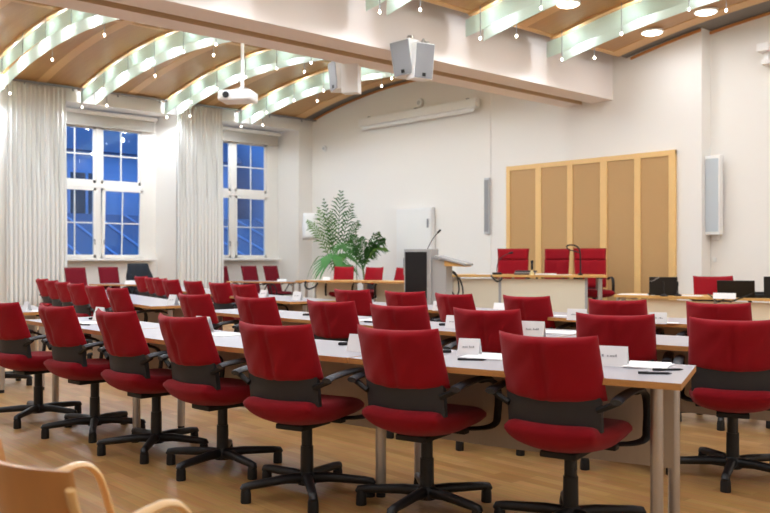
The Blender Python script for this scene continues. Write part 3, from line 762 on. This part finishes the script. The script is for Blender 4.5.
# ------------------------------------------------------------------ executive chairs on the dais
def make_exec(label):
    t = thing('executive_chair', label, 'chair', (0, 0, 0), 0, 'high-backed chairs behind the dais desk')
    def bf(z0, z1, wd, th):
        def fn(s, q):
            rim = (max(0, 1-abs(s)**8)**.5)*(max(0, 1-abs(q)**10)**.5)
            x = wd*s*(1+.03*q); y = -.26+.03*abs(s)**2; z = z0+(z1-z0)*(q+1)/2; ln = -.10*((z-.5)/.66)
            seam = .008*math.exp(-(s/.05)**2) if z1 < 1.0 else 0
            return (x, y+ln+th*.5*rim-seam, z), (x, y+ln-th*.5*rim, z)
        return fn
    obj('backrest', pad(bmesh.new(), bf(.52, .985, .255, .09), 16, 14), 'red', t, smooth=True)
    obj('headrest', pad(bmesh.new(), bf(.97, 1.16, .262, .10), 16, 10), 'red', t, smooth=True)
    bm = bmesh.new()
    def sf(s, q):
        rim = (max(0, 1-abs(s)**6)**.5)*(max(0, 1-abs(q)**7)**.5)
        return (.27*s, .03+.28*q, .44+.05*rim+.02*abs(q)), (.27*s, .03+.28*q, .44-.07*rim*(1-.4*s*s))
    obj('seat', pad(bm, sf, 14, 12), 'seatred', t, smooth=True)
    obj('back_shell', bx(-.2, .2, -.30, -.27, .44, .66, bev=.008), 'charcoal', t)
    for s in (-1, 1):
        bm = bmesh.new(); tube(bm, smooth_path([(.27*s, -.22, .66), (.27*s, -.05, .69), (.27*s, .10, .68), (.27*s, .15, .6), (.27*s, .12, .46), (.2*s, .1, .40)], 4), .024, .014, side=(1, 0, .001))
        obj('armrest', bm, 'matblack', t, smooth=True, sharp=50)
    bm = bmesh.new(); cyl(bm, (0, 0, .08), (0, 0, .38), .03, n=16); obj('gas_column', bm, 'black', t, smooth=True, sharp=40)
    for i in range(5):
        a = 2*PI*i/5; c, s = math.cos(a), math.sin(a)
        lg = obj('leg', tube(bmesh.new(), [(c*.02, s*.02, .11), (c*.3, s*.3, .07), (c*.32, s*.32, .06)], [.028, .018, .012], n=8), 'black', t, smooth=True, sharp=50)
        obj('glide_foot', cyl(bmesh.new(), (c*.31, s*.31, 0), (c*.31, s*.31, .06), .023), 'matblack', lg)
    return t
ex0 = make_exec('high-backed red chair behind the dais desk, left, nearest the lectern')
def exec_at(o, px, Y, face):
    q = W((px-385)/FPX*Y, Y, DZ); o.location = q; o.rotation_euler = (0, 0, TH+R(face)); return o
exec_at(ex0, 511, 14.1, 165)
e1 = dup(ex0, (0, 0, 0), 0, 'high-backed red chair behind the dais desk, middle of the three'); exec_at(e1, 552, 14.45, 150); e1.scale = (.85, .85, 1)
e2 = dup(ex0, (0, 0, 0), 0, 'high-backed red chair at the right end of dais desk, seat visible'); exec_at(e2, 594, 13.6, 178)

# red swivel chairs behind the left desk and the right desk
FG = 'red swivel chairs behind the front desks'
def face_chair(px, Y, phi, label, z, sc_=None):
    return place_chair((px-385)/FPX*Y, Y, phi, label, FG, back=False, z=z, scale=sc_)
face_chair(341, 15.75, 190, 'red chair behind the left front desk, left one below the palm fronds', LZ, (.84, 1, 1.07))
face_chair(368.5, 15.45, 205, 'red chair behind the left front desk, second, below the palm stem', LZ, (.8, .95, 1.06))
face_chair(398, 15.35, 215, 'red chair behind the left front desk, close to the lectern', LZ, (1, 1, 1.05))
face_chair(719, 11.45, 185, 'red chair behind the laptop desk at right', 0, (1.2, 1, 1.08))
# ------------------------------------------------------------------ visitor chairs under the windows
def make_visitor(label):
    t = thing('visitor_chair', label, 'chair', (0, 0, 0), 0, 'dark red visitor chairs under the windows')
    def bf(s, q):
        rim = (max(0, 1-abs(s)**14)**.5)*(max(0, 1-abs(q)**14)**.5); z = .76+.30*q
        d = .006*math.exp(-((s)**2+(q-.2)**2)/.02)
        return (.20*s, -.19-.10*q+.02*rim-d, z), (.20*s, -.21-.10*q-.02*rim, z)
    obj('backrest', pad(bmesh.new(), bf, 12, 12), 'darkred', t, smooth=True, sharp=60)
    def sf(s, q):
        rim = (max(0, 1-abs(s)**10)**.5)*(max(0, 1-abs(q)**10)**.5)
        return (.23*s, .04+.23*q, .44+.035*rim), (.23*s, .04+.23*q, .44-.035*rim)
    obj('seat', pad(bmesh.new(), sf, 10, 10), 'darkred', t, smooth=True, sharp=60)
    for s in (-1, 1):
        bm = bmesh.new(); tube(bm, smooth_path([(.25*s, -.24, .62), (.25*s, -.05, .66), (.25*s, .12, .65), (.25*s, .25, .54), (.25*s, .28, .3), (.25*s, .26, .012)], 5), .014, n=8)
        obj('armrest', bm, 'matblack', t, smooth=True)
        bm = bmesh.new(); tube(bm, smooth_path([(.25*s, .1, .655), (.25*s, .02, .56), (.25*s, -.1, .42), (.25*s, -.24, .2), (.25*s, -.3, .012)], 5), .013, n=8)
        obj('rear_leg', bm, 'matblack', t, smooth=True)
    bm = bmesh.new(); tube(bm, [(-.25, -.1, .42), (.25, -.1, .42)], .012, n=6); tube(bm, [(-.25, .26, .41), (.25, .26, .41)], .012, n=6); obj('cross_bar', bm, 'matblack', t)
    return t
vc0 = None
for px, Y, face, lab in ((81, 15.9, 235, 'dark red upholstered chair under the first window, leftmost of three'), (114, 16.7, 235, 'dark red upholstered chair under the first window, middle of three'),
                         (145, 17.2, 232, 'dark red upholstered chair under the first window with a dark coat over it'), (226, 18.9, 236, 'dark red upholstered chair half hidden by the hanging curtain'),
                         (255.5, 19.2, 236, 'dark red upholstered chair under the second window, left of two'), (278, 19.5, 236, 'dark red upholstered chair under the second window, right of two, near the corner')):
    q = W((px-385)/FPX*Y, Y, 0); rz = TH+R(face)+PI
    # the back leans towards the window wall, the seat towards the room
    rz = -PI/2+R(random.uniform(-5, 5))
    if vc0 is None: vc0 = make_visitor(lab); vc0.location = q; vc0.rotation_euler = (0, 0, rz); o = vc0
    else: o = dup(vc0, q, rz, lab)
    if 'coat' in lab: coat_at = (q, rz)
q, rz = coat_at
t = thing('coat', 'dark coat draped over the back of a chair under the first window', 'coat', q, rz)
def cf(s, k):
    z = .79+.34*k; wd = .27-.07*k+.01*math.sin(k*7)
    fold = .012*math.sin(s*9+k*2)
    return (wd*s, -.145-.10*k*.95+fold*.6-.03*abs(k)**6, z), (wd*s, -.275-.10*k*.95+fold+.03*abs(k)**6, z)
obj('coat_body', pad(bmesh.new(), cf, 18, 12), 'coat', t, smooth=True)
bm = bmesh.new(); tube(bm, smooth_path([(.2, -.14, .9), (.28, -.12, .7), (.26, -.1, .46)], 5), [.05]*10+[.035], n=10); obj('sleeve', bm, 'coat', t, smooth=True)

# ------------------------------------------------------------------ lectern
LY = 12.5
lx = (404-385)/FPX*LY
t = thing('lectern', 'grey lectern with dark side panel, slanted reading top and thin microphone', 'lectern', W(lx, LY, DZ), TH-R(22))
# local x right along the dark face
obj('upright', bx(0, .42, 0, .34, 0, 1.13, bev=.006), 'greypaint', t)
obj('dark_panel', bx(.02, .355, -.012, .003, .08, 1.09, bev=.003), 'screen', t)
obj('side_board', bx(.42, .64, .03, .32, 0, .98, bev=.005), 'greypaint', t)
bm = bmesh.new(); box(bm, .06, .54, -.03, .36, -.03, .0, bev=.004, T=Matrix.Translation((.43, 0, 1.05)) @ Matrix.Rotation(R(14), 4, 'Y')); obj('reading_top', bm, 'greypaint', t)
bm = bmesh.new()
vs = [bm.verts.new(p) for p in ((.62, 0, .885), (.62, 0, .96), (.93, 0, .885), (.93, 0, .875), (.62, .32, .885), (.62, .32, .96), (.93, .32, .885), (.93, .32, .875))]
for f in ((0, 1, 2, 3), (7, 6, 5, 4), (0, 4, 5, 1), (1, 5, 6, 2), (2, 6, 7, 3), (3, 7, 4, 0)): bm.faces.new([vs[i] for i in f])
obj('beech_support', bm, 'beech', t)
bm = bmesh.new(); tube(bm, smooth_path([(.33, .1, 1.13), (.37, .1, 1.21), (.42, .1, 1.29), (.49, .1, 1.37)], 4), .006, n=6)
mi = obj('microphone_stem', bm, 'black', t); obj('microphone_head', tube(bmesh.new(), [(.485, .1, 1.365), (.53, .1, 1.41)], .016, n=8), 'matblack', mi)
obj('side_latch', bx(-.05, -.005, .1, .16, .75, 1.0, bev=.004), 'greymetal', t)
# cables behind the lectern
def cable(name, label, pts, r=.008, k=6):
    c = sum((Vector(p) for p in pts), Vector())/len(pts)
    bm = bmesh.new(); tube(bm, smooth_path([Vector(p)-c for p in pts], k), r, n=6)
    o = obj(name, bm, 'matblack', None, smooth=True); o.location = c; return tag(o, label, 'cable')
cable('cable', 'loops of black cable hanging between lectern and dais desk', [on(447, 273, 13.0), on(452, 271, 13.0), on(457, 276, 13.0), on(459, 290, 13.0), on(456, 296, 13.0), on(452, 292, 13.0), on(449, 287, 13.0), on(445, 297, 13.0), on(445, 306, 13.0)], .012)
cable('cable', 'second black cable looping down beside the dais desk', [on(452, 272, 13.05), on(460, 280, 13.0), on(463, 292, 13.0), on(461, 303, 13.0)], .012)
cable('cable', 'black cable drooping from the front edge of the dais desk', [on(491, 275.5, 12.95), on(493, 278, 12.9), on(497, 281.5, 12.9), on(501, 280, 12.9), on(502, 277.5, 12.93)], .012)
cable('cable', 'black cable drooping from the desk edge below the palms', [on(306, 281, 14.9), on(305, 286, 14.9), on(309, 289, 14.9), on(315, 286.5, 14.9), on(318, 283, 14.9)], .014)

# ------------------------------------------------------------------ things on dais desk
TZ = DZ+.74
def onW(px, Y, z): return W((px-385)/FPX*Y, Y, z)
def goose(name, label, cat, base, pts, head, r=.006, cap=True):
    t = thing(name, label, cat, base, TH)
    obj('base', bx(-.07, .07, -.06, .06, 0, .035, bev=.01), 'matblack', t)
    st = obj('gooseneck', tube(bmesh.new(), smooth_path(pts, 5), r, n=6), 'black', t, smooth=True)
    obj('microphone_head', tube(bmesh.new(), [pts[-1], Vector(pts[-1])+Vector(head)], .016, n=8), 'matblack', st)
    return t
goose('desk_microphone', 'gooseneck microphone on the dais desk before the left high-backed chair', 'microphone', onW(497, 13.35, TZ), [(0, 0, .03), (0, 0, .12), (.03, 0, .22), (.10, 0, .29), (.19, 0, .335)], (.06, 0, .012))
t = thing('document_tray', 'grey stack of files on the dais desk before the left chair', 'files', onW(525, 13.3, TZ), TH-R(8))
for i in range(3): obj('folder', bx(-.17+.01*i, .15+.015*i, -.12, .12, .022*i, .022*i+.02, bev=.003), 'greymetal' if i % 2 else 'arm', t)
t = thing('hand_bell', 'small brass hand bell with black upright handle on dais desk', 'bell', onW(532, 13.15, TZ), TH)
bm = bmesh.new(); lathe(bm, [(.045, 0), (.04, .02), (.024, .05), (.012, .075)], 18); obj('bell', bm, mat('brass', S(200, 180, 130), .3, .8), t, smooth=True, sharp=50)
bm = bmesh.new(); lathe(bm, [(.012, .075), (.02, .10), (.016, .17), (.024, .20), (.014, .225)], 12); obj('handle', bm, 'matblack', t, smooth=True, sharp=50)
def papers(label, p, rz, w_, d_, h_, cat='papers', name='paper_stack', group=None):
    t = thing(name, label, cat, p, rz, group)
    n_ = 2 if h_ > .006 else 1
    for i in range(n_):
        T = Matrix.Rotation(R(6*i), 4, 'Z')
        obj('sheet', bx(-w_/2, w_/2, -d_/2, d_/2, h_*i/n_+.0005, h_*(i+1)/n_, T=T), 'paper', t)
    return t
papers('open white papers on the dais desk between left and middle chair', onW(545, 13.15, TZ), TH, .30, .22, .02)
papers('flat white sheet on the dais desk before the middle chair', onW(563, 13.05, TZ), TH-.3, .26, .2, .004)
papers('white papers at the lectern end of the dais desk', onW(485, 13.5, TZ), TH, .26, .2, .01)
t = thing('desk_lamp', 'black looped-neck lamp clamped to the right end of dais desk', 'lamp', onW(580.5, 12.85, TZ), TH)
obj('clamp', bx(-.025, .025, -.05, .06, -.06, .03, bev=.006), 'matblack', t)
st = obj('neck', tube(bmesh.new(), smooth_path([(0, 0, .02), (0, 0, .18), (-.005, 0, .33), (-.03, 0, .41), (-.10, 0, .455), (-.19, 0, .45), (-.21, 0, .42)], 5), .011, n=8), 'black', t, smooth=True)
obj('lamp_head', tube(bmesh.new(), smooth_path([(-.21, 0, .42), (-.17, 0, .385), (-.08, 0, .36), (-.02, 0, .34)], 4), .018, .008, side=(0, 1, 0), n=8), 'black', st, smooth=True)

# ------------------------------------------------------------------ right desk things
Z = .74
def laptop(label, px, Y, w_, h_, tilt, face, logo=False):
    t = thing('laptop', label, 'laptop', onW(px, Y, Z), TH+R(face))
    obj('keyboard_base', bx(-w_/2, w_/2, .0, .22, 0, .018, bev=.004), 'matblack', t)
    T = Matrix.Rotation(R(tilt), 4, 'X')
    lid = obj('screen_lid', bx(-w_/2, w_/2, -.008, .006, .01, h_, bev=.004, T=T), 'black', t)
    if logo:
        cu = bpy.data.curves.new('lid_lettering', 'FONT'); cu.body = 'ThinkPad'; cu.size = .034; cu.extrude = .0006
        o = bpy.data.objects.new('lid_lettering', cu); C.objects.link(o); o.parent = lid; cu.materials.append(M['palegrey'])
        bpy.context.view_layer.update(); me = bpy.data.meshes.new_from_object(o); bpy.data.objects.remove(o)
        o = bpy.data.objects.new('lid_lettering', me); C.objects.link(o); o.parent = lid
        o.matrix_local = T @ Matrix.Translation((-w_/2+.02, -.0095, h_-.075)) @ Matrix.Rotation(PI/2, 4, 'X') @ Matrix.Rotation(R(30), 4, 'Z')
    return t
laptop('open black laptop seen from behind, left one on the right-hand desk', 663, 11.35, .36, .25, 8, -12, True)
t = laptop('black tablet computer propped on its stand on the right-hand desk', 736, 10.75, .44, .235, 22, -25)
laptop('black laptop cut by the right picture edge', 777, 10.55, .30, .27, 4, -30)
def small_mic(label, px, Y, h=.2, z=Z):
    t = thing('table_microphone', label, 'microphone', onW(px, Y, z), TH)
    bm = bmesh.new(); lathe(bm, [(.05, 0), (.05, .012), (.02, .03), (.008, .035)], 16); obj('base', bm, 'matblack', t, smooth=True, sharp=40)
    st = obj('stem', tube(bmesh.new(), [(0, 0, .03), (-.005, 0, h*.7)], .006, n=6), 'black', t); obj('microphone_head', tube(bmesh.new(), [(-.005, 0, h*.68), (-.008, 0, h)], .014, n=8), 'matblack', st); return t
small_mic('small table microphone before the left laptop', 664, 11.1, .19); small_mic('thin table microphone right of the left laptop', 678, 11.2, .19)
def tent(label, p, rz, w_=.21, h_=.10, group='white tent name cards', line=True):
    t = thing('name_card', label, 'name card', p, rz, group)
    bm = bmesh.new(); a = .035
    for s in (-1, 1):
        vs = [bm.verts.new(q) for q in ((-w_/2, s*a, 0), (w_/2, s*a, 0), (w_/2, 0, h_), (-w_/2, 0, h_))]; bm.faces.new(vs)
    o = obj('folded_card', bm, 'paper', t); m = o.modifiers.new('thickness', 'SOLIDIFY'); m.thickness = .0012
    if line:
        bm = bmesh.new(); x = -w_*.27
        T = Matrix.Translation((0, -a-.002, 0)) @ Matrix.Rotation(-math.atan2(a, h_), 4, 'X')
        for k in range(9):
            ww = w_*.045*random.uniform(.7, 1.2)
            if k != 4: box(bm, x, x+ww, -.0006, .0004, h_*.5, h_*.5+random.choice((.007, .007, .011)), T=T)
            x += w_*.062
        obj('printed_line', bm, 'ink', o)
    return t
tent('white name card on the laptop desk in front of the red chair', onW(724.5, 10.45, Z), TH-R(28), .26, .07, line=False)
papers('white papers at the left end of the laptop desk', onW(638, 11.6, Z), TH-.5, .5, .28, .006)
papers('white papers left of the red chair on the laptop desk', onW(690, 11.2, Z), TH-.6, .3, .2, .01)
cable('cable', 'thin black cables hanging over the front edge of the laptop desk', [on(708, 294, 11.0), on(713, 297.5, 10.8), on(718, 302, 10.7), on(724, 299, 10.7), on(732, 295, 10.8)], .008)
cable('cable', 'thin black cable crossing below the tablet on the laptop desk', [on(730, 302, 10.55), on(738, 299, 10.55), on(744, 297, 10.55), on(752, 293.5, 10.6)], .008)
t = thing('telephone', 'small black device between tablet and right-edge laptop', 'device', onW(760, 10.7, Z), TH)
obj('case', bx(-.09, .09, -.08, .08, 0, .05, bev=.012), 'matblack', t); obj('top_bar', bx(-.08, .08, -.02, .05, .05, .075, bev=.01), 'black', t)

# ------------------------------------------------------------------ left desk things
LT = LZ+.74
papers('thin dark folder on the desk left of the palms', onW(316, 15.5, LT), TH, .26, .2, .004)
tent('small white name card on the desk below the palms', onW(326.5, 15.3, LT), TH, .13, .06, line=False)

# ------------------------------------------------------------------ desk clutter
Z = .74
def card_px(label, px, py, phi, w_=.21, h_=.10, line=True): return tent(label, at(px, py, Z), TH-R(phi), w_, h_, line=line)
card_px('name card on nearest desk, between fifth and largest chair, fully visible', 469.5, 355, 24, .115, .085)
card_px('name card beyond the largest near chair at the free desk end', 606, 365, 24, .20, .09)
card_px('name card beyond the fourth near chair, slanted, partly hidden', 203, 331, 40, .15, .10, False)
card_px('name card just left of the second chair from right in nearest row', 359, 351, 30, .12, .09, False)
card_px('name card left of the third near chair', 100, 321, 45, .14, .11, False)
card_px('name card standing beside fourth middle-row chair, near the lectern', 440, 310.5, 20, .13, .09)
card_px('name card left of the fifth middle-row chair', 455, 328, 25, .13, .09)
card_px('name card right of the fifth middle-row chair', 533, 337, 25, .15, .10)
card_px('name card between the dais-side chairs, before the dais desk leg', 577, 320, 22, .155, .09)
card_px('name card right of the dais-side chair, below the laptops', 658, 323.5, 20, .13, .085)
card_px('low white card below the left high-backed chair', 501, 309, 22, .14, .06, False)
card_px('tilted name card on the far wing desk, left one of two', 264, 297, 35, .12, .09)
card_px('name card on the far wing desk, right one of two, by the desk end', 297.5, 300, 30, .12, .10)
card_px('name card on the free desk end left of the gap', 173, 305, 40, .13, .11)
card_px('name card at left edge behind the first near chair', 27, 311, 45, .1, .09, False)
tent('white name card on the desk below the first window', onW(131, 16.3, Z), TH-R(20), .25, .07, line=False)
tent('flat white card on narrow desk below the second window', onW(282, 18.1, Z), TH-R(10), .2, .05, line=False)
def pap_px(label, px, py, phi, w_, d_, h_): return papers(label, at(px, py, Z), TH-R(phi), w_, d_, h_)
pap_px('stack of white papers with pen at the free end of the nearest desk', 648, 366, 30, .19, .24, .008)
pap_px('white papers on nearest desk beside a fully visible name card', 488, 357, 28, .22, .24, .006)
pap_px('white sheet on the nearest desk beyond the fourth chair', 222, 334.5, 40, .26, .2, .003)
pap_px('white sheet beyond the second chair of the nearest row', 88, 323, 45, .24, .2, .003)
pap_px('white papers between the fifth and sixth middle-row chairs', 556, 333, 25, .27, .22, .008)
pap_px('white sheet below the dais-side name card at right', 665, 323, 22, .2, .12, .003)
pap_px('white sheet beside the leftmost dais-side chair', 372, 320, 30, .16, .2, .003)
pap_px('white sheet on the dais-side desk left of a name card', 565, 316, 25, .2, .16, .003)
pap_px('white sheet at the left picture edge desk', 36, 311, 45, .25, .2, .003)
def pen_px(label, px, py, phi, L=.14, name='pen', cat='pen', r=.005):
    t = thing(name, label, cat, at(px, py, Z+r), TH-R(phi))
    obj('barrel', tube(bmesh.new(), [(-L/2, 0, 0), (L*.38, 0, 0), (L/2, 0, 0)], [r, r, r*.3], n=8), 'black', t, smooth=True, sharp=50)
    obj('clip', bx(-L*.5, -L*.2, -.0015, .0015, r, r+.002), 'greymetal', t); return t
pen_px('dark blue pen on papers beside the fully visible name card', 472, 359.5, 10); pen_px('black pen at the free end of nearest desk', 668, 369.5, -5)
pen_px('dark pen under the paper edge at the free desk end', 655, 373, 10); pen_px('black pen on the desk beyond the second near chair', 84, 324.5, 30)
pen_px('black pen on the middle desk left of the lectern-side chairs', 372, 322, 30)
def remote(label, px, py, phi, w_=.05, L=.12):
    t = thing('remote_control', label, 'remote', at(px, py, Z), TH-R(phi))
    obj('case', bx(-L/2, L/2, -w_/2, w_/2, .001, .016, bev=.005), 'matblack', t); obj('button_row', bx(-L*.3, L*.3, -.006, .006, .016, .018), 'arm', t); return t
remote('small black voting device on the nearest desk between two chairs', 344, 345, 0, .05, .065); remote('small black voting device at the left of the nearest desk', 93, 319.5, 20, .04, .06)
remote('small black voting device on the middle desk right of the second chair', 307.5, 315.5, 0, .05, .08); remote('small black voting device beside the second chair from right', 446.5, 352.5, 0, .05, .05)
remote('small black voting device by the free end on the middle desk', 443, 325.5, 0, .05, .06)

# ------------------------------------------------------------------ palms
def frond(parent, base, tip, lift, ll, n, m, width=.036, drop=.25, name='frond', start=.2):
    base, tip = Vector(base), Vector(tip); d = tip-base; mid = base.lerp(tip, .5)+Vector((0, 0, lift))
    bm = bmesh.new(); pts = []
    for i in range(n+1):
        t = i/n; pts.append(base*(1-t)**2+mid*2*t*(1-t)+tip*t*t)
    tube(bm, pts, [.011*(1-.75*i/n) for i in range(n+1)], n=5)
    flat = Vector((d.x, d.y, 0)); side0 = Vector((-flat.y, flat.x, 0)).normalized() if flat.length > .05 else Vector((CT, ST, 0))
    if abs(d.z) > flat.length: side0 = Vector((CT, ST, 0))
    for i in range(int(n*start), n+1, 1):
        t = i/n; T = (pts[min(i+1, n)]-pts[max(i-1, 0)]).normalized()
        s = (side0-T*side0.dot(T)).normalized()
        l = ll*math.sin(PI*min(.97, .12+.88*(t-start)/(1-start)+.02))**.6*random.uniform(.7, 1.15)
        for q in (-1, 1):
            dr = (s*q*.75+T*.62+Vector((0, 0, random.uniform(-.1, .1)))).normalized()
            a = pts[i]; e1 = a+dr*l*.5; e2 = a+dr*l-Vector((0, 0, drop*l)); up_ = T.cross(dr).normalized(); wv = dr.cross(up_).normalized()*width/2
            vs = [bm.verts.new(p) for p in (a-wv*.4, a+wv*.4, e1+wv, e2, e1-wv)]
            bm.faces.new(vs)
    return obj(name, bm, m, parent)
def fan(parent, base, hub, R_, face, nl, m, arc=250, droop=.5):
    base, hub = Vector(base), Vector(hub); bm = bmesh.new()
    tube(bm, smooth_path([base, base.lerp(hub, .5)+Vector((0, 0, .1)), hub], 5), .009, n=5)
    f = Vector(face).normalized(); xx = f.cross(Vector((0, 0, 1))).normalized(); yy = xx.cross(f)
    for i in range(nl):
        a = R(-arc/2+arc*i/(nl-1)); l = R_*random.uniform(.85, 1.05)*(.75+.25*math.cos(a/1.5))
        dr = yy*math.cos(a)+xx*math.sin(a); sd = f.cross(dr).normalized()*R_*.05
        vs = []
        for t, wd in ((.03, .25), (.45, 1), (.75, .7)):
            c = hub+dr*l*t-Vector((0, 0, droop*l*t*t)); vs.append((bm.verts.new(c-sd*wd), bm.verts.new(c+sd*wd)))
        tip = bm.verts.new(hub+dr*l-Vector((0, 0, droop*l*1.1)))
        for p, q in zip(vs, vs[1:]): bm.faces.new((p[0], p[1], q[1], q[0]))
        bm.faces.new((vs[-1][0], vs[-1][1], tip))
    return obj('fan_leaf', bm, m, parent)
def potted(name, label, px, Y, r, z0=LZ):
    p = onW(px, Y, z0); t = thing(name, label, 'plant', p, TH)
    bm = bmesh.new(); lathe(bm, [(r*.7, 0), (r*.95, .28), (r, .3), (r*1.02, .34), (r*.9, .34), (r*.88, .30)], 24); obj('pot', bm, 'pot', t, smooth=True, sharp=40)
    bm = bmesh.new(); lathe(bm, [(r*.86, .28), (r*.85, .31), (.01, .315)], 20); obj('soil', bm, 'soil', t); return t
PY = 18.0; K = PY/FPX
def lp(px, py, dy=0, cx=338, z0=LZ): return ((px-cx)*K, dy, EYE+(HZ-py)*K-z0)
t = potted('areca_palm', 'tall feathery palm with pale upright fronds by the front wall', 338, PY, .2)
bm = bmesh.new()
for s in (-.04, 0, .05): tube(bm, smooth_path([(s, 0, .3), (s*1.6, .02, .7), (s*1.2, 0, 1.15)], 4), .014, n=6)
obj('stems', bm, 'stem', t, smooth=True)
for b, tip, lf, ll, m in (((337, 258), (341, 193), .1, .34, 'green'), ((338, 262), (352, 205), .12, .30, 'green'), ((334, 262), (331, 212), .1, .26, 'pale'), ((333, 262), (318, 208), .1, .26, 'pale'),
                          ((332, 265), (309, 222), .25, .24, 'pale'), ((335, 262), (324, 200), .05, .2, 'green'), ((333, 270), (307, 278), .75, .1, 'pale'), ((340, 260), (358, 222), .12, .26, 'green')):
    frond(t, lp(*b), lp(*tip, dy=random.uniform(-.25, .25)), lf, ll*1.15, 15, m)
t = potted('fan_palm', 'broad-leaved palm with bright drooping fan leaf left of the red chairs', 334, 17.2, .18)
K = 17.2/FPX
bm = bmesh.new(); tube(bm, smooth_path([(.0, 0, .3), (.02, 0, .8), (0, 0, 1.15)], 4), .022, n=8); obj('trunk', bm, 'stem', t, smooth=True)
fan(t, (0, 0, 1.0), lp(333, 259, -.35, 334), .56, (0, -.75, .65), 22, 'bright', 270, .75)
fan(t, (0, 0, 1.0), lp(347, 257, -.15, 334), .52, (.35, -.6, .8), 18, 'green', 220, .7)
fan(t, (0, 0, 1.1), lp(341, 248, .1, 334), .36, (-.2, -.8, .5), 16, 'green', 240, .5)
fan(t, (0, 0, 1.0), lp(350, 268, -.1, 334), .30, (.4, -.8, .3), 14, 'bright', 200, .8)
t = potted('kentia_palm', 'dark green palm with arching fronds nearer the lectern', 363, 18.0, .18)
K = 18.0/FPX
bm = bmesh.new(); tube(bm, smooth_path([(.0, 0, .3), (.03, 0, .6), (0, 0, .9)], 4), .02, n=8); tube(bm, smooth_path([(-.12, 0, .3), (-.14, 0, 1.0), (-.15, 0, 1.75)], 4), .01, n=6); obj('trunk', bm, 'stem', t, smooth=True)
for tip, lf, ll, m in (((384, 240), .28, .3, 'green'), ((378, 233), .2, .32, 'green'), ((372, 252), .25, .26, 'green'), ((352, 236), .2, .3, 'green'), ((386, 250), .4, .26, 'pale'), ((362, 238), .1, .3, 'green'), ((350, 250), .3, .28, 'green'), ((376, 246), .3, .34, 'green')):
    frond(t, lp(363, 270, 0, 363), lp(*tip, dy=random.uniform(-.3, .2), cx=363), lf, ll*1.1, 13, m, width=.045, drop=.45)

# ------------------------------------------------------------------ foreground bentwood armchair (blurred)
t = thing('bentwood_armchair', 'light birch plywood armchair with bentwood arms at bottom left corner', 'chair', (-2.02, .98, 0), 0)
BW = 'beech'
def wf(s, q):
    x = .225*s; z = .585+.20*q
    y = -.30+.085*(s*s)-.04*q-.0
    return (x, y+.006, z), (x, y-.006, z)
M['birch'] = mat('birch_plywood', S(196, 140, 84), .35, noise=(3, .12, (6, 1, 1)), coat=.2)
M['bent'] = mat('bent_laminated_birch', S(232, 190, 130), .3, noise=(8, .08, (1, 6, 6)), coat=.3)
obj('backrest', pad(bmesh.new(), wf, 16, 10), 'birch', t, smooth=True, sharp=60)
def wsf(s, q): z = .43+.02*q*q; return (.22*s, .02+.24*q, z+.008), (.22*s, .02+.24*q, z-.008)
obj('seat', pad(bmesh.new(), wsf, 12, 12), 'birch', t, smooth=True, sharp=60)
for s in (-1, 1):
    X = .245*s
    bm = bmesh.new(); tube(bm, smooth_path([(X, -.262, .75), (X, -.25, .70), (X, -.225, .66), (X, -.18, .645), (X, -.08, .672), (X, -.035, .678), (X, .0, .66), (X, .03, .60), (X, .10, .34), (X, .17, .012)], 5), .020, .010, side=(1, 0, .001), n=8)
    obj('arm_frame', bm, 'bent', t, smooth=True, sharp=50)
    bm = bmesh.new(); tube(bm, smooth_path([(X, .05, .42), (X, -.06, .40), (X, -.16, .30), (X, -.26, .012)], 5), .022, .010, side=(1, 0, .001), n=8); obj('rear_leg', bm, 'bent', t, smooth=True, sharp=50)
bm = bmesh.new(); tube(bm, [(-.245, .02, .40), (.245, .02, .40)], .012, n=8); tube(bm, [(-.245, -.16, .41), (.245, -.16, .41)], .012, n=8); obj('cross_bar', bm, 'greymetal', t)
